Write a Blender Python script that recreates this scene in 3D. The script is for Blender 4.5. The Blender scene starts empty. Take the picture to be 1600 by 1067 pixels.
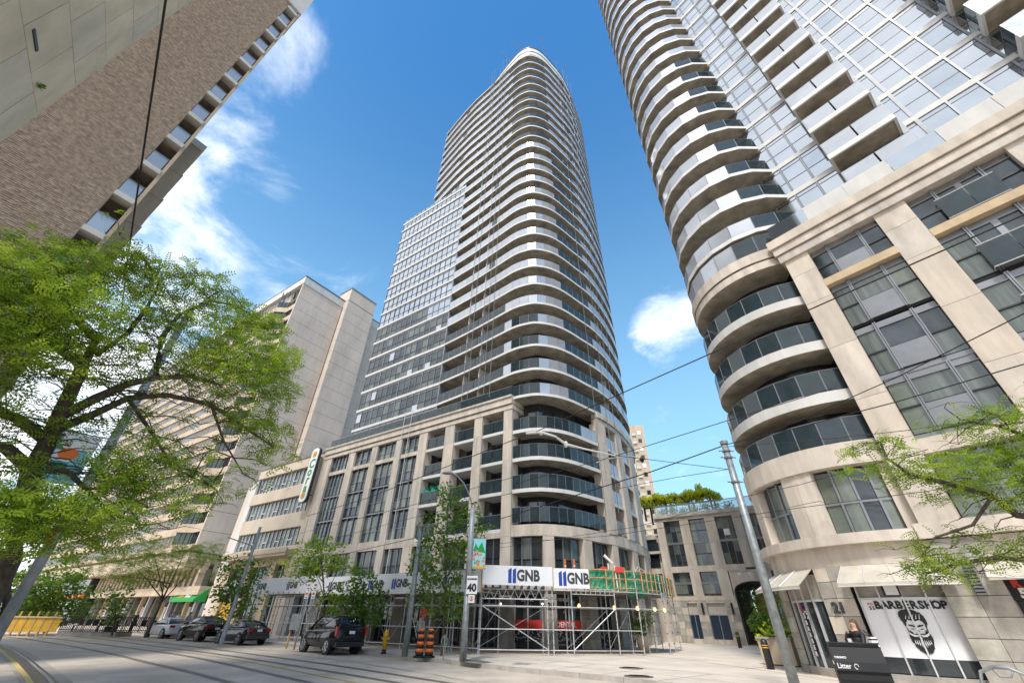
import bpy, math, random
import numpy as np
from mathutils import Vector, Matrix
rnd = random.Random(7)
S = bpy.context.scene
COL = S.collection
R = math.radians
sin, cos, pi = math.sin, math.cos, math.pi
# ------------------------------------------------------------ camera
CAMH = 1.7
PITCH, ROLL, FPX = R(34.594), R(1.013), 631.1
Wd = Vector((0, cos(PITCH), sin(PITCH)))
up0 = Vector((0, -sin(PITCH), cos(PITCH)))
rt0 = Vector((1, 0, 0))
Rt = cos(ROLL)*rt0+sin(ROLL)*up0
Up = -sin(ROLL)*rt0+cos(ROLL)*up0
cam = bpy.data.objects.new('camera', bpy.data.cameras.new('camera'))
COL.objects.link(cam)
M = Matrix((Rt, Up, -Wd)).transposed().to_4x4()
M.translation = (0, 0, CAMH)
cam.matrix_world = M
cam.data.sensor_width = 36
cam.data.lens = 36*FPX/1600
cam.data.clip_end = 3000
cam.data.clip_start = .05
S.camera = cam

def ray(x, y):
    return (x-800)/FPX*Rt-(y-533.5)/FPX*Up+Wd
def at(x, y, D):           # point seen at pixel (x, y) of the photo, D metres away on the ground
    d = ray(x, y)
    t = D/math.hypot(d.x, d.y)
    return Vector((0, 0, CAMH))+d*t
def gnd(x, y, z=.15):
    d = ray(x, y)
    t = (z-CAMH)/d.z
    return Vector((0, 0, CAMH))+d*t

# ------------------------------------------------------------ light
SUN_EL, SUN_AZ = 56, 196      # azimuth clockwise from +Y
wd = bpy.data.worlds.new("World")
S.world = wd
wd.use_nodes = True
nt = wd.node_tree
nt.nodes.clear()
def N(t, **k):
    n = nt.nodes.new(t)
    for a, b in k.items():
        setattr(n, a, b)
    return n
def math_(op, a, b=None, clamp=False):
    n = N('ShaderNodeMath', operation=op)
    n.use_clamp = clamp
    for i, v in enumerate((a, b)):
        if v is None: continue
        if isinstance(v, (int, float)): n.inputs[i].default_value = v
        else: nt.links.new(v, n.inputs[i])
    return n.outputs[0]
sky = N('ShaderNodeTexSky', sky_type='NISHITA')
sky.sun_disc = False
sky.sun_elevation = R(SUN_EL)
sky.sun_rotation = R(SUN_AZ)
sky.air_density = 1.3
sky.dust_density = .6
sky.ozone_density = 2.2
hs = N('ShaderNodeHueSaturation')
hs.inputs['Saturation'].default_value = 1.42
hs.inputs['Value'].default_value = .96
nt.links.new(sky.outputs[0], hs.inputs['Color'])
tc = N('ShaderNodeTexCoord')
sep = N('ShaderNodeSeparateXYZ')
nt.links.new(tc.outputs['Generated'], sep.inputs[0])
zc = math_('ADD', math_('MAXIMUM', sep.outputs[2], 0), .22)
cmb = N('ShaderNodeCombineXYZ')
nt.links.new(math_('DIVIDE', sep.outputs[0], zc), cmb.inputs[0])
nt.links.new(math_('DIVIDE', sep.outputs[1], zc), cmb.inputs[1])
ns = N('ShaderNodeTexNoise')
ns.inputs['Scale'].default_value = 3.4
ns.inputs['Detail'].default_value = 7
ns.inputs['Roughness'].default_value = .6
ns.inputs['Distortion'].default_value = .5
nt.links.new(cmb.outputs[0], ns.inputs['Vector'])
# banks of cloud: each a direction, an angular radius and a weight
banks = [(430, 85, 5, .5), (360, 225, 5, .56), (415, 265, 4, .5), (320, 200, 4, .42), (1060, 515, 4.5, .62), (440, 435, 4.5, .5),
         (560, 400, 9, .17), (1050, 700, 8, .3), (290, 400, 7, .12), (60, 690, 15, .95), (-200, 700, 28, .85), (925, 260, 3, .2), (980, 720, 10, .26)]
acc = None
for px, py, rad, wt in banks:
    d = ray(px, py).normalized()
    dt = N('ShaderNodeVectorMath', operation='DOT_PRODUCT')
    nt.links.new(tc.outputs['Generated'], dt.inputs[0])
    dt.inputs[1].default_value = d
    mr = N('ShaderNodeMapRange')
    mr.interpolation_type = 'SMOOTHSTEP'
    nt.links.new(dt.outputs['Value'], mr.inputs['Value'])
    mr.inputs['From Min'].default_value = cos(R(rad*1.9))
    mr.inputs['From Max'].default_value = cos(R(rad*.05))
    mr.inputs['To Max'].default_value = wt
    acc = mr.outputs[0] if acc is None else math_('MAXIMUM', acc, mr.outputs[0])
# the half of the sky behind the camera is mostly bright broken cloud (the glass mirrors it)
mb = N('ShaderNodeMapRange')
mb.interpolation_type = 'SMOOTHSTEP'
nt.links.new(math_('ADD', math_('MULTIPLY', sep.outputs[0], -.8), math_('MULTIPLY', sep.outputs[1], -.6)), mb.inputs['Value'])
mb.inputs['From Min'].default_value = .22
mb.inputs['From Max'].default_value = .44
mb.inputs['To Max'].default_value = 1.15
acc = math_('MAXIMUM', acc, mb.outputs[0])
cv = N('ShaderNodeMapRange')
cv.interpolation_type = 'SMOOTHSTEP'
nt.links.new(math_('ADD', math_('MULTIPLY', ns.outputs['Fac'], 1.45), math_('MULTIPLY', acc, .72)), cv.inputs['Value'])
cv.inputs['From Min'].default_value = 1.02
cv.inputs['From Max'].default_value = 1.55
# thin haze that pales the blue towards the horizon
hz = N('ShaderNodeMapRange')
hz.interpolation_type = 'SMOOTHSTEP'
nt.links.new(sep.outputs[2], hz.inputs['Value'])
hz.inputs['From Min'].default_value = 1.12
hz.inputs['From Max'].default_value = -.1
hz.inputs['To Max'].default_value = .8
mx0 = N('ShaderNodeMixRGB')
nt.links.new(hz.outputs[0], mx0.inputs[0])
nt.links.new(hs.outputs[0], mx0.inputs[1])
mx0.inputs[2].default_value = (2.9, 5.1, 6.6, 1)
mx = N('ShaderNodeMixRGB')
nt.links.new(cv.outputs[0], mx.inputs[0])
nt.links.new(mx0.outputs[0], mx.inputs[1])
mx.inputs[2].default_value = (7.6, 7.8, 8.1, 1)
bg = N('ShaderNodeBackground')
bg.inputs[1].default_value = .1
nt.links.new(mx.outputs[0], bg.inputs[0])
wo = N('ShaderNodeOutputWorld')
nt.links.new(bg.outputs[0], wo.inputs[0])

sl = bpy.data.lights.new('sun', 'SUN')
sl.energy = 1.9
sl.angle = R(10)
sl.color = (1, .95, .87)
sun = bpy.data.objects.new('sun', sl)
COL.objects.link(sun)
sd = Vector((sin(R(SUN_AZ))*cos(R(SUN_EL)), cos(R(SUN_AZ))*cos(R(SUN_EL)), sin(R(SUN_EL))))
sun.rotation_euler = sd.to_track_quat('Z', 'Y').to_euler()
S.view_settings.view_transform = 'Standard'
S.view_settings.look = 'None'
S.view_settings.exposure = 1.05
S.view_settings.gamma = 1
S.cycles.max_bounces = 7
S.cycles.transparent_max_bounces = 12

# ------------------------------------------------------------ materials
MATS = {}
def mat(name, col, rough=.8, metal=0, var=.12, scale=1.5, streak=0, bump=0, bscale=30, spec=.5, alpha=1, emit=0, col2=None, trans=0, fine=0):
    if name in MATS: return MATS[name]
    m = bpy.data.materials.new(name)
    m.use_nodes = True
    t = m.node_tree
    b = t.nodes['Principled BSDF']
    b.inputs['Roughness'].default_value = rough
    b.inputs['Metallic'].default_value = metal
    b.inputs['Specular IOR Level'].default_value = spec
    b.inputs['Alpha'].default_value = alpha
    if trans: b.inputs['Transmission Weight'].default_value = trans
    c = (*col, 1)
    if emit:
        b.inputs['Emission Color'].default_value = c
        b.inputs['Emission Strength'].default_value = emit
    b.inputs['Base Color'].default_value = c
    if var or col2:
        g = t.nodes.new('ShaderNodeNewGeometry')
        mp = t.nodes.new('ShaderNodeMapping')
        t.links.new(g.outputs['Position'], mp.inputs[0])
        if streak: mp.inputs['Scale'].default_value = (1, 1, streak)
        n = t.nodes.new('ShaderNodeTexNoise')
        n.inputs['Scale'].default_value = scale
        n.inputs['Detail'].default_value = 6
        n.inputs['Roughness'].default_value = .62
        t.links.new(mp.outputs[0], n.inputs['Vector'])
        cr = t.nodes.new('ShaderNodeValToRGB')
        e = cr.color_ramp.elements
        e[0].position, e[1].position = .3, .7
        if col2:
            e[0].color, e[1].color = (*col2, 1), c
        else:
            e[0].color = (*[max(0, v*(1-var*1.6)) for v in col], 1)
            e[1].color = (*[min(1, v*(1+var)) for v in col], 1)
        t.links.new(n.outputs['Fac'], cr.inputs[0])
        out = cr.outputs[0]
        if streak:
            mp2 = t.nodes.new('ShaderNodeMapping'); mp2.inputs['Scale'].default_value = (2.6, 2.6, .2)
            t.links.new(g.outputs['Position'], mp2.inputs[0])
            n4 = t.nodes.new('ShaderNodeTexNoise'); n4.inputs['Scale'].default_value = 1; n4.inputs['Detail'].default_value = 4
            t.links.new(mp2.outputs[0], n4.inputs['Vector'])
            m4 = t.nodes.new('ShaderNodeMapRange'); m4.inputs['From Min'].default_value = .3; m4.inputs['From Max'].default_value = .55
            m4.inputs['To Min'].default_value = 1-var*.75; m4.inputs['To Max'].default_value = 1
            t.links.new(n4.outputs['Fac'], m4.inputs['Value'])
            v4 = t.nodes.new('ShaderNodeVectorMath'); v4.operation = 'SCALE'
            t.links.new(out, v4.inputs[0]); t.links.new(m4.outputs[0], v4.inputs['Scale']); out = v4.outputs[0]; t.links.new(out, b.inputs['Base Color'])
        if fine:
            n3 = t.nodes.new('ShaderNodeTexNoise')
            n3.inputs['Scale'].default_value = 60
            n3.inputs['Detail'].default_value = 3
            t.links.new(g.outputs['Position'], n3.inputs['Vector'])
            mr = t.nodes.new('ShaderNodeMapRange')
            mr.inputs['From Min'].default_value = .3
            mr.inputs['From Max'].default_value = .7
            mr.inputs['To Min'].default_value = 1-fine
            mr.inputs['To Max'].default_value = 1+fine
            t.links.new(n3.outputs['Fac'], mr.inputs['Value'])
            vm = t.nodes.new('ShaderNodeVectorMath')
            vm.operation = 'SCALE'
            t.links.new(out, vm.inputs[0])
            t.links.new(mr.outputs[0], vm.inputs['Scale'])
            out = vm.outputs[0]
        t.links.new(out, b.inputs['Base Color'])
        if bump:
            n2 = t.nodes.new('ShaderNodeTexNoise')
            n2.inputs['Scale'].default_value = bscale
            n2.inputs['Detail'].default_value = 4
            t.links.new(g.outputs['Position'], n2.inputs['Vector'])
            bp = t.nodes.new('ShaderNodeBump')
            bp.inputs['Strength'].default_value = bump
            bp.inputs['Distance'].default_value = .02
            t.links.new(n2.outputs['Fac'], bp.inputs['Height'])
            t.links.new(bp.outputs[0], b.inputs['Normal'])
    MATS[name] = m
    return m

stone = mat('limestone', (.60, .53, .455), .85, var=.17, scale=1.3, streak=.3, bump=.15, fine=.06)
stone_tan = mat('tan_stone', (.56, .43, .28), .85, var=.12, scale=1.2, streak=.4, fine=.05)
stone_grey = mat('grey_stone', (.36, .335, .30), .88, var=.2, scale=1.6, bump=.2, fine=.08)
stone_rough = mat('rough_stone', (.42, .40, .345), .88, var=.2, scale=2.2, bump=.5, bscale=14, fine=.1)
panel_stone = mat('limestone_panel', (.70, .58, .42), .85, var=.12, scale=.7, streak=.5, fine=.04)
panel_stone2 = mat('limestone_panel_warm', (.70, .57, .39), .85, var=.12, scale=.7, streak=.5, fine=.04)
panel_stone3 = mat('limestone_panel_grey', (.66, .57, .44), .85, var=.12, scale=.7, streak=.5, fine=.04)
brick = mat('ribbed_brick', (.47, .385, .315), .95, var=.25, scale=5, bump=.9, bscale=22, fine=.25)
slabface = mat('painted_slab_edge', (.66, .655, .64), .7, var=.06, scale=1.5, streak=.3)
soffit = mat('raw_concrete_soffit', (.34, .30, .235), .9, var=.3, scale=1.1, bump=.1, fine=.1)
conc = mat('precast_concrete', (.62, .53, .455), .9, var=.1, scale=.35, streak=.4, fine=.05)
conc_white = mat('pale_concrete', (.6, .59, .57), .85, var=.1, scale=.6, streak=.4)
conc_tan = mat('tan_precast', (.52, .42, .315), .9, var=.12, scale=.5, streak=.5, fine=.05)
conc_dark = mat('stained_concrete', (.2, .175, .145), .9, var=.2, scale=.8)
cora_c = mat('cream_concrete', (.56, .48, .385), .85, var=.08, scale=.6, streak=.4)
glass = mat('window_glass', (.07, .085, .095), .06, metal=.55, var=.3, scale=.6, spec=.8)
glass_dk = mat('dark_window_glass', (.02, .025, .03), .05, var=.3, scale=.5, spec=.9)
glass_tower = mat('curtain_wall_glass', (.40, .44, .49), .04, metal=.9, var=.05, scale=.5, spec=.9)
glass_mir = mat('mirror_glass', (.46, .49, .53), .05, metal=.9, var=.05, scale=.4)
rail_glass = mat('balcony_glass', (.50, .53, .58), .16, metal=.35, var=.1, scale=.35, alpha=.88)
clear_glass = mat('clear_glass', (.5, .56, .58), .05, var=0, alpha=.3)
stone_b = mat('limestone_warm', (.595, .52, .435), .85, var=.14, scale=1.1, streak=.3, bump=.15, fine=.06)
stone_c = mat('limestone_cool', (.545, .495, .435), .85, var=.18, scale=1.5, streak=.25, bump=.15, fine=.06)
rail_smoke = mat('smoked_balcony_glass', (.03, .05, .06), .04, metal=.0, var=.2, scale=2, alpha=.8, spec=.6)
curtain = mat('curtained_glass', (.16, .19, .175), .12, metal=.2, var=.3, scale=5, streak=.06, spec=.9, col2=(.05, .065, .065))
blind = mat('blind_glass', (.17, .2, .17), .12, metal=.15, var=.2, scale=1.2, spec=.8)
frame_dk = mat('dark_window_frame', (.022, .024, .028), .4, var=.1)
frame_gr = mat('grey_aluminium', (.24, .255, .28), .4, metal=.4, var=.08)
frame_lt = mat('pale_aluminium', (.62, .63, .64), .4, metal=.3, var=.06)
alu = mat('scaffold_steel', (.55, .56, .57), .45, metal=.3, var=.15, scale=4)
asphalt = mat('worn_asphalt', (.53, .455, .37), .95, var=.17, scale=.5, bump=.4, bscale=40, fine=.2)
walkm = mat('sidewalk_concrete', (.64, .56, .47), .92, var=.12, scale=.5, bump=.15, bscale=40, fine=.08)
walkdk = mat('pavement_patch', (.16, .15, .14), .95, var=.15, scale=2, fine=.1)
kerbm = mat('kerb_concrete', (.44, .41, .37), .9, var=.15, scale=2)
steel_dk = mat('rail_steel', (.03, .028, .026), .4, metal=.6, var=.2, scale=3)
trackc = mat('track_concrete', (.40, .355, .30), .92, var=.12, scale=.6, fine=.1)
yellowp = mat('yellow_road_paint', (.66, .46, .10), .8, var=.3, scale=5, col2=(.5, .40, .2))
bark = mat('bark', (.10, .08, .062), .95, var=.35, scale=12, bump=.8, bscale=30)
def leafmat(name, c1, c2, scale):
    m = bpy.data.materials.new(name); m.use_nodes = True; t = m.node_tree; t.nodes.clear()
    L = t.links.new; nn = t.nodes.new
    g = nn('ShaderNodeNewGeometry'); n = nn('ShaderNodeTexNoise'); n.inputs['Scale'].default_value = scale; n.inputs['Detail'].default_value = 5
    L(g.outputs['Position'], n.inputs['Vector']); cr = nn('ShaderNodeValToRGB'); e = cr.color_ramp.elements
    e[0].position, e[1].position = .32, .68; e[0].color, e[1].color = (*c2, 1), (*c1, 1); L(n.outputs['Fac'], cr.inputs[0])
    a = nn('ShaderNodeBsdfPrincipled'); a.inputs['Roughness'].default_value = .5; a.inputs['Specular IOR Level'].default_value = .25; L(cr.outputs[0], a.inputs['Base Color'])
    b = nn('ShaderNodeBsdfTranslucent'); L(cr.outputs[0], b.inputs['Color']); mxs = nn('ShaderNodeMixShader'); mxs.inputs[0].default_value = .48
    L(a.outputs[0], mxs.inputs[1]); L(b.outputs[0], mxs.inputs[2]); o = nn('ShaderNodeOutputMaterial'); L(mxs.outputs[0], o.inputs[0]); MATS[name] = m; return m
leaf1 = leafmat('locust_leaves', (.42, .54, .05), (.12, .23, .02), 3.4)
leaf2 = leafmat('maple_leaves', (.23, .36, .05), (.08, .18, .025), 3)
leaf3 = leafmat('bright_vine_leaves', (.80, .78, .04), (.38, .46, .03), 2)
galv = mat('galvanised_steel', (.30, .33, .34), .5, metal=.5, var=.22, scale=6)
galv_lt = mat('painted_pole', (.38, .41, .44), .5, metal=.3, var=.15, scale=5)
black = mat('black_plastic', (.008, .008, .009), .6, var=.1)
blackp = mat('black_car_paint', (.01, .011, .013), .12, metal=.2, var=0, spec=.8)
greyp = mat('dark_grey_car_paint', (.05, .055, .065), .15, metal=.5, var=0, spec=.8)
whitep = mat('white_car_paint', (.72, .72, .73), .2, var=0)
white = mat('white_board', (.78, .79, .82), .55, var=.03, scale=1)
whitel = mat('white_lettering', (.8, .8, .8), .6, var=0)
blackl = mat('black_lettering', (.012, .012, .014), .6, var=0)
darkl = mat('charcoal_lettering', (.04, .045, .05), .6, var=0)
bluel = mat('blue_logo', (.012, .05, .33), .5, var=0)
redm = mat('red_print', (.62, .04, .03), .5, var=0)
orange = mat('orange_plastic', (.80, .17, .02), .5, var=.05)
greenm = mat('green_awning', (.01, .28, .05), .6, var=.05)
green_net = mat('green_debris_netting', (.015, .30, .15), .8, var=.4, scale=3, alpha=.88)
wood = mat('construction_timber', (.52, .31, .15), .8, var=.25, scale=3, fine=.1)
yellow = mat('yellow_paint', (.62, .36, .02), .55, var=.15, scale=3)
bulb = mat('lit_bulb', (1, .66, .18), .5, var=0, emit=2.5)
bulbw = mat('lit_white_bulb', (1, .9, .7), .5, var=0, emit=4)
canvas = mat('awning_canvas', (.50, .455, .38), .75, var=.1, scale=2)
skin = mat('skin', (.50, .30, .21), .6, var=0)
hair = mat('brown_hair', (.12, .06, .03), .6, var=.3, scale=20)
teal = mat('teal_print', (.02, .30, .42), .5, var=0)
lightteal = mat('pale_teal_print', (.25, .62, .68), .5, var=0)
purple = mat('purple_print', (.25, .03, .45), .5, var=0)
redbrick = mat('red_brick', (.38, .12, .07), .9, var=.2, scale=3)
navy = mat('navy_glass_film', (.012, .03, .06), .25, var=.1)
beigep = mat('beige_film', (.48, .45, .40), .5, var=.04)
tyre = mat('tyre_rubber', (.015, .015, .015), .8, var=0)
rimm = mat('alloy_rim', (.45, .45, .46), .3, metal=.8, var=0)
tail = mat('tail_light', (.45, .01, .01), .2, var=0)
netg = mat('green_safety_net', (.01, .3, .17), .8, var=.2, scale=4, alpha=.9)
dusk = mat('dark_interior', (.012, .012, .012), .9, var=.2)

# ------------------------------------------------------------ mesh helpers
def link(name, me, parent=None, m=None):
    o = bpy.data.objects.new(name, me)
    COL.objects.link(o)
    if parent: o.parent = parent
    return o
CUBES = {}
def cube_me(m):
    if m.name not in CUBES:
        v = [(x, y, z) for x in (0, 1) for y in (0, 1) for z in (0, 1)]
        f = [(0, 1, 3, 2), (4, 6, 7, 5), (0, 4, 5, 1), (2, 3, 7, 6), (0, 2, 6, 4), (1, 5, 7, 3)]
        me = bpy.data.meshes.new('block_'+m.name)
        me.from_pydata(v, [], f)
        me.materials.append(m)
        CUBES[m.name] = me
    return CUBES[m.name]
def bx(name, par, m, x0, x1, y0, y1, z0, z1):
    if m is stone and name in ('pier_block', 'stone_block', 'stone_band', 'cornice'): m = rnd.choice((stone, stone, stone_b, stone_c))
    o = link(name, cube_me(m), par)
    o.location = (x0, y0, z0)
    o.scale = (max(x1-x0, 1e-4), max(y1-y0, 1e-4), max(z1-z0, 1e-4))
    return o
class MB:
    def __init__(s): s.v, s.f, s.mi, s.mats = [], [], [], []
    def m(s, mt):
        if mt not in s.mats: s.mats.append(mt)
        return s.mats.index(mt)
    def add(s, v, f, mt):
        k = len(s.v); i = s.m(mt)
        s.v += [tuple(p) for p in v]
        for q in f:
            s.f.append([a+k for a in q]); s.mi.append(i)
    def box(s, mt, x0, x1, y0, y1, z0, z1):
        v = [(x, y, z) for x in (x0, x1) for y in (y0, y1) for z in (z0, z1)]
        s.add(v, [(0, 1, 3, 2), (4, 6, 7, 5), (0, 4, 5, 1), (2, 3, 7, 6), (0, 2, 6, 4), (1, 5, 7, 3)], mt)
        return s
    def quad(s, mt, a, b, c, d): s.add([a, b, c, d], [(0, 1, 2, 3)], mt); return s
    def prism(s, mt, poly, z0, z1, M=None):
        n = len(poly)
        v = [(x, y, z0) for x, y in poly]+[(x, y, z1) for x, y in poly]
        if M: v = [tuple(M @ Vector(p)) for p in v]
        s.add(v, [tuple(range(n))[::-1], tuple(range(n, 2*n))]+[(i, (i+1) % n, n+(i+1) % n, n+i) for i in range(n)], mt)
        return s
    def tube(s, mt, pts, r, n=6, cap=True):
        pts = [Vector(p) for p in pts]
        if not isinstance(r, (list, tuple)): r = [r]*len(pts)
        v, f = [], []
        for i, p in enumerate(pts):
            t = (pts[min(i+1, len(pts)-1)]-pts[max(i-1, 0)])
            if t.length < 1e-9: t = Vector((0, 0, 1))
            t.normalize()
            a = t.orthogonal() if abs(t.z) > .95 else t.cross(Vector((0, 0, 1)))
            if abs(t.z) > .95: a = Vector((1, 0, 0))-t*t.x
            a.normalize(); b = t.cross(a)
            for k in range(n):
                an = 2*pi*k/n
                v.append(p+(a*cos(an)+b*sin(an))*r[i])
            if i:
                o = (i-1)*n
                f += [(o+k, o+(k+1) % n, o+n+(k+1) % n, o+n+k) for k in range(n)]
        if cap:
            f += [tuple(range(n))[::-1], tuple(range(len(v)-n, len(v)))]
        s.add(v, f, mt); return s
    def lathe(s, mt, prof, c=(0, 0, 0), n=16):
        v, f = [], []
        for (r, z) in prof:
            for k in range(n):
                v.append((c[0]+r*cos(2*pi*k/n), c[1]+r*sin(2*pi*k/n), c[2]+z))
        for i in range(len(prof)-1):
            o = i*n
            f += [(o+k, o+(k+1) % n, o+n+(k+1) % n, o+n+k) for k in range(n)]
        f += [tuple(range(n))[::-1], tuple(range(len(v)-n, len(v)))]
        s.add(v, f, mt); return s
    def build(s, name, par=None, smooth=False, kind=None):
        me = bpy.data.meshes.new(name)
        me.from_pydata(s.v, [], s.f)
        for q in s.mats: me.materials.append(q)
        me.polygons.foreach_set('material_index', s.mi)
        if smooth: me.polygons.foreach_set('use_smooth', [True]*len(s.f))
        me.update()
        o = link(name, me, par)
        if kind: o['kind'] = kind
        return o
def tag(o, label, cat, group=None, kind=None):
    o['label'] = label
    if cat: o['category'] = cat
    if group: o['group'] = group
    if kind: o['kind'] = kind
    return o
def thing(name, label, cat, loc=(0, 0, 0), rz=0, group=None):
    o = bpy.data.objects.new(name, None)
    COL.objects.link(o)
    o.location = loc
    o.rotation_euler = (0, 0, rz)
    o.empty_display_size = .3
    return tag(o, label, cat, group)
def copy_tree(o, parent=None):
    c = o.copy(); COL.objects.link(c); c.parent = parent
    for ch in list(o.children): copy_tree(ch, c)
    return c
def text(name, body, par, m, loc, size, rot=(pi/2, 0, 0), ext=.006, bold=.0, sx=1, align='CENTER', sp=1):
    c = bpy.data.curves.new(name, 'FONT')
    c.body = body; c.size = size; c.extrude = ext; c.offset = bold
    c.align_x = align; c.align_y = 'CENTER'; c.resolution_u = 3; c.space_character = sp
    c.materials.append(m)
    t_ = bpy.data.objects.new(name, c)
    me = bpy.data.meshes.new_from_object(t_)
    me.materials.clear(); me.materials.append(m)
    o = link(name, me, par)
    o.location = loc; o.rotation_euler = rot; o.scale = (sx, 1, 1)
    return o
def struct(name, mb):
    o = mb.build(name); o['kind'] = 'structure'; return o
# curve helpers (2D)
def catmull(P, k=4):
    P = [Vector(p) for p in P]; out = []
    for i in range(len(P)-1):
        a, b, c, d = P[max(i-1, 0)], P[i], P[i+1], P[min(i+2, len(P)-1)]
        for j in range(k):
            t = j/k
            out.append(.5*((2*b)+(c-a)*t+(2*a-5*b+4*c-d)*t*t+(3*b-a-3*c+d)*t**3))
    out.append(P[-1]); return out
def resample(P, n):
    L = [0]
    for i in range(1, len(P)): L.append(L[-1]+(P[i]-P[i-1]).length)
    out = []
    for k in range(n+1):
        s = L[-1]*k/n; i = 1
        while i < len(P)-1 and L[i] < s: i += 1
        t = (s-L[i-1])/max(L[i]-L[i-1], 1e-9)
        out.append(P[i-1].lerp(P[i], t))
    return out
def offset(P, d):          # d > 0: to the right-hand side of the travel direction
    out = []
    for i in range(len(P)):
        t = P[min(i+1, len(P)-1)]-P[max(i-1, 0)]
        t.normalize()
        out.append(P[i]+Vector((t.y, -t.x))*d)
    return out
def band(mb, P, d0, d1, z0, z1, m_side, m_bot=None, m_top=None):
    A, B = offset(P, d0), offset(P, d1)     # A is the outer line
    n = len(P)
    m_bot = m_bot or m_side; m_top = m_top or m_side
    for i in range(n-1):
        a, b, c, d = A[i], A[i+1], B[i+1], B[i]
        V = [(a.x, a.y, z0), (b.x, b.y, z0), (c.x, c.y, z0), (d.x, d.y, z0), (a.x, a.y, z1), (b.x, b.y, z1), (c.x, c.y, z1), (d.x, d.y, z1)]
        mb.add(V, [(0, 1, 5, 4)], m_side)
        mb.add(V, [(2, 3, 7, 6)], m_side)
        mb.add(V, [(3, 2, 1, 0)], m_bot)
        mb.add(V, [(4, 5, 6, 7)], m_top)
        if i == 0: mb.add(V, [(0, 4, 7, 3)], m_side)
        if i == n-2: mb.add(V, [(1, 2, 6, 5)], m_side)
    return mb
def leafmesh(name, par, m, clusters, kind='leaf', size=.1, seed=1, smooth=False):
    """clusters: (centre, radii(3), count). kind 'spray' = feathery compound leaf, 'leaf' = single folded leaf."""
    g = np.random.default_rng(seed)
    C, Rr = [], []
    for c, r, n in clusters:
        n = int(n)
        d = g.normal(size=(n, 3)); d /= np.linalg.norm(d, axis=1)[:, None]
        rad = g.random(n)**.45
        C.append(np.array(c)+d*rad[:, None]*np.array(r))
    P = np.concatenate(C); n = len(P)
    ax = g.normal(size=(n, 3)); ax[:, 2] *= .45; ax /= np.linalg.norm(ax, axis=1)[:, None]
    nr = g.normal(size=(n, 3))*.6; nr[:, 2] += 1.0
    sd_ = np.cross(ax, nr); sd_ /= np.linalg.norm(sd_, axis=1)[:, None]
    nn = np.cross(sd_, ax)
    sz = size*(.65+.7*g.random(n))
    V = []; F = []
    if kind == 'spray':
        K = 6
        L = sz*2.6
        for k in range(K):
            t = (k+.5)/K
            base = P+ax*(L*(t-.5))[:, None]+nn*(-(L*.35)*(t-.3)**2)[:, None]
            w = (L*.24*(1-.5*abs(t-.45)*1.6))[:, None]
            h = (L*.055)[:, None]
            for s in (-1, 1):
                tip = base+sd_*s*w+ax*w*.35
                V.append(np.stack([base-ax*h*.5, base+sd_*s*w*.5-ax*h+ax*w*.17, tip, base+sd_*s*w*.5+ax*h+ax*w*.17], 1))
    else:
        h = sz[:, None]
        V.append(np.stack([P-ax*h*.5, P+sd_*h*.42, P+ax*h*.55, P-sd_*h*.42], 1))
    V = np.concatenate(V).reshape(-1, 3)
    nf = len(V)//4
    me = bpy.data.meshes.new(name)
    me.vertices.add(len(V)); me.vertices.foreach_set('co', V.astype(np.float32).ravel())
    me.loops.add(nf*4); me.loops.foreach_set('vertex_index', np.arange(nf*4, dtype=np.int32))
    me.polygons.add(nf); me.polygons.foreach_set('loop_start', np.arange(0, nf*4, 4, dtype=np.int32))
    me.materials.append(m); me.update()
    return link(name, me, par)

U2 = Vector((sin(R(-55.6)), cos(R(-55.6)), 0)); N2 = Vector((.565, .825, 0))
U1 = Vector((sin(R(-38.4)), cos(R(-38.4)), 0)); N1 = Vector((.784, .621, 0))
RZ2 = -R(34.4); RZ1 = -R(51.6)
def s2(x, n):              # street frame of the far side: x to the right along the facades, n away from the camera
    p = N2*n-U2*x; return Vector((p.x, p.y, 0))
def s1(x, n):
    p = N1*n-U1*x; return Vector((p.x, p.y, 0))
# ============================================================ setting
g = MB(); g.quad(asphalt, (-1500, -1500, -.02), (1500, -1500, -.02), (1500, 1500, -.02), (-1500, 1500, -.02))
struct('ground', g)
g = MB(); g.quad(asphalt, (-140, -40, 0), (60, -40, 0), (60, 120, 0), (-140, 120, 0))
struct('road', g)
KP = [(-110, 100.4), (-70, 73), (-37.7, 51), (-30, 45.6), (-19.3, 38.6), (-13.5, 33.6), (-9.4, 30.4), (-2.69, 23.82), (.24, 20.98), (3.84, 18.05), (6.1, 15.3), (7.3, 12.2), (9.0, 8.3), (13.5, 1.5), (24, -13)]
K = catmull(KP, 5)
mb = MB()
n = len(K)
far = [Vector((p.x*1.0+90, p.y+110)) for p in K]
for i in range(n-1):
    a, b = K[i], K[i+1]
    ai, bi = offset(K, -.16)[i], offset(K, -.16)[i+1]
    mb.quad(walkm, (ai.x, ai.y, .15), (bi.x, bi.y, .15), (far[i+1].x, far[i+1].y, .15), (far[i].x, far[i].y, .15))
struct('sidewalk', mb)
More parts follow.
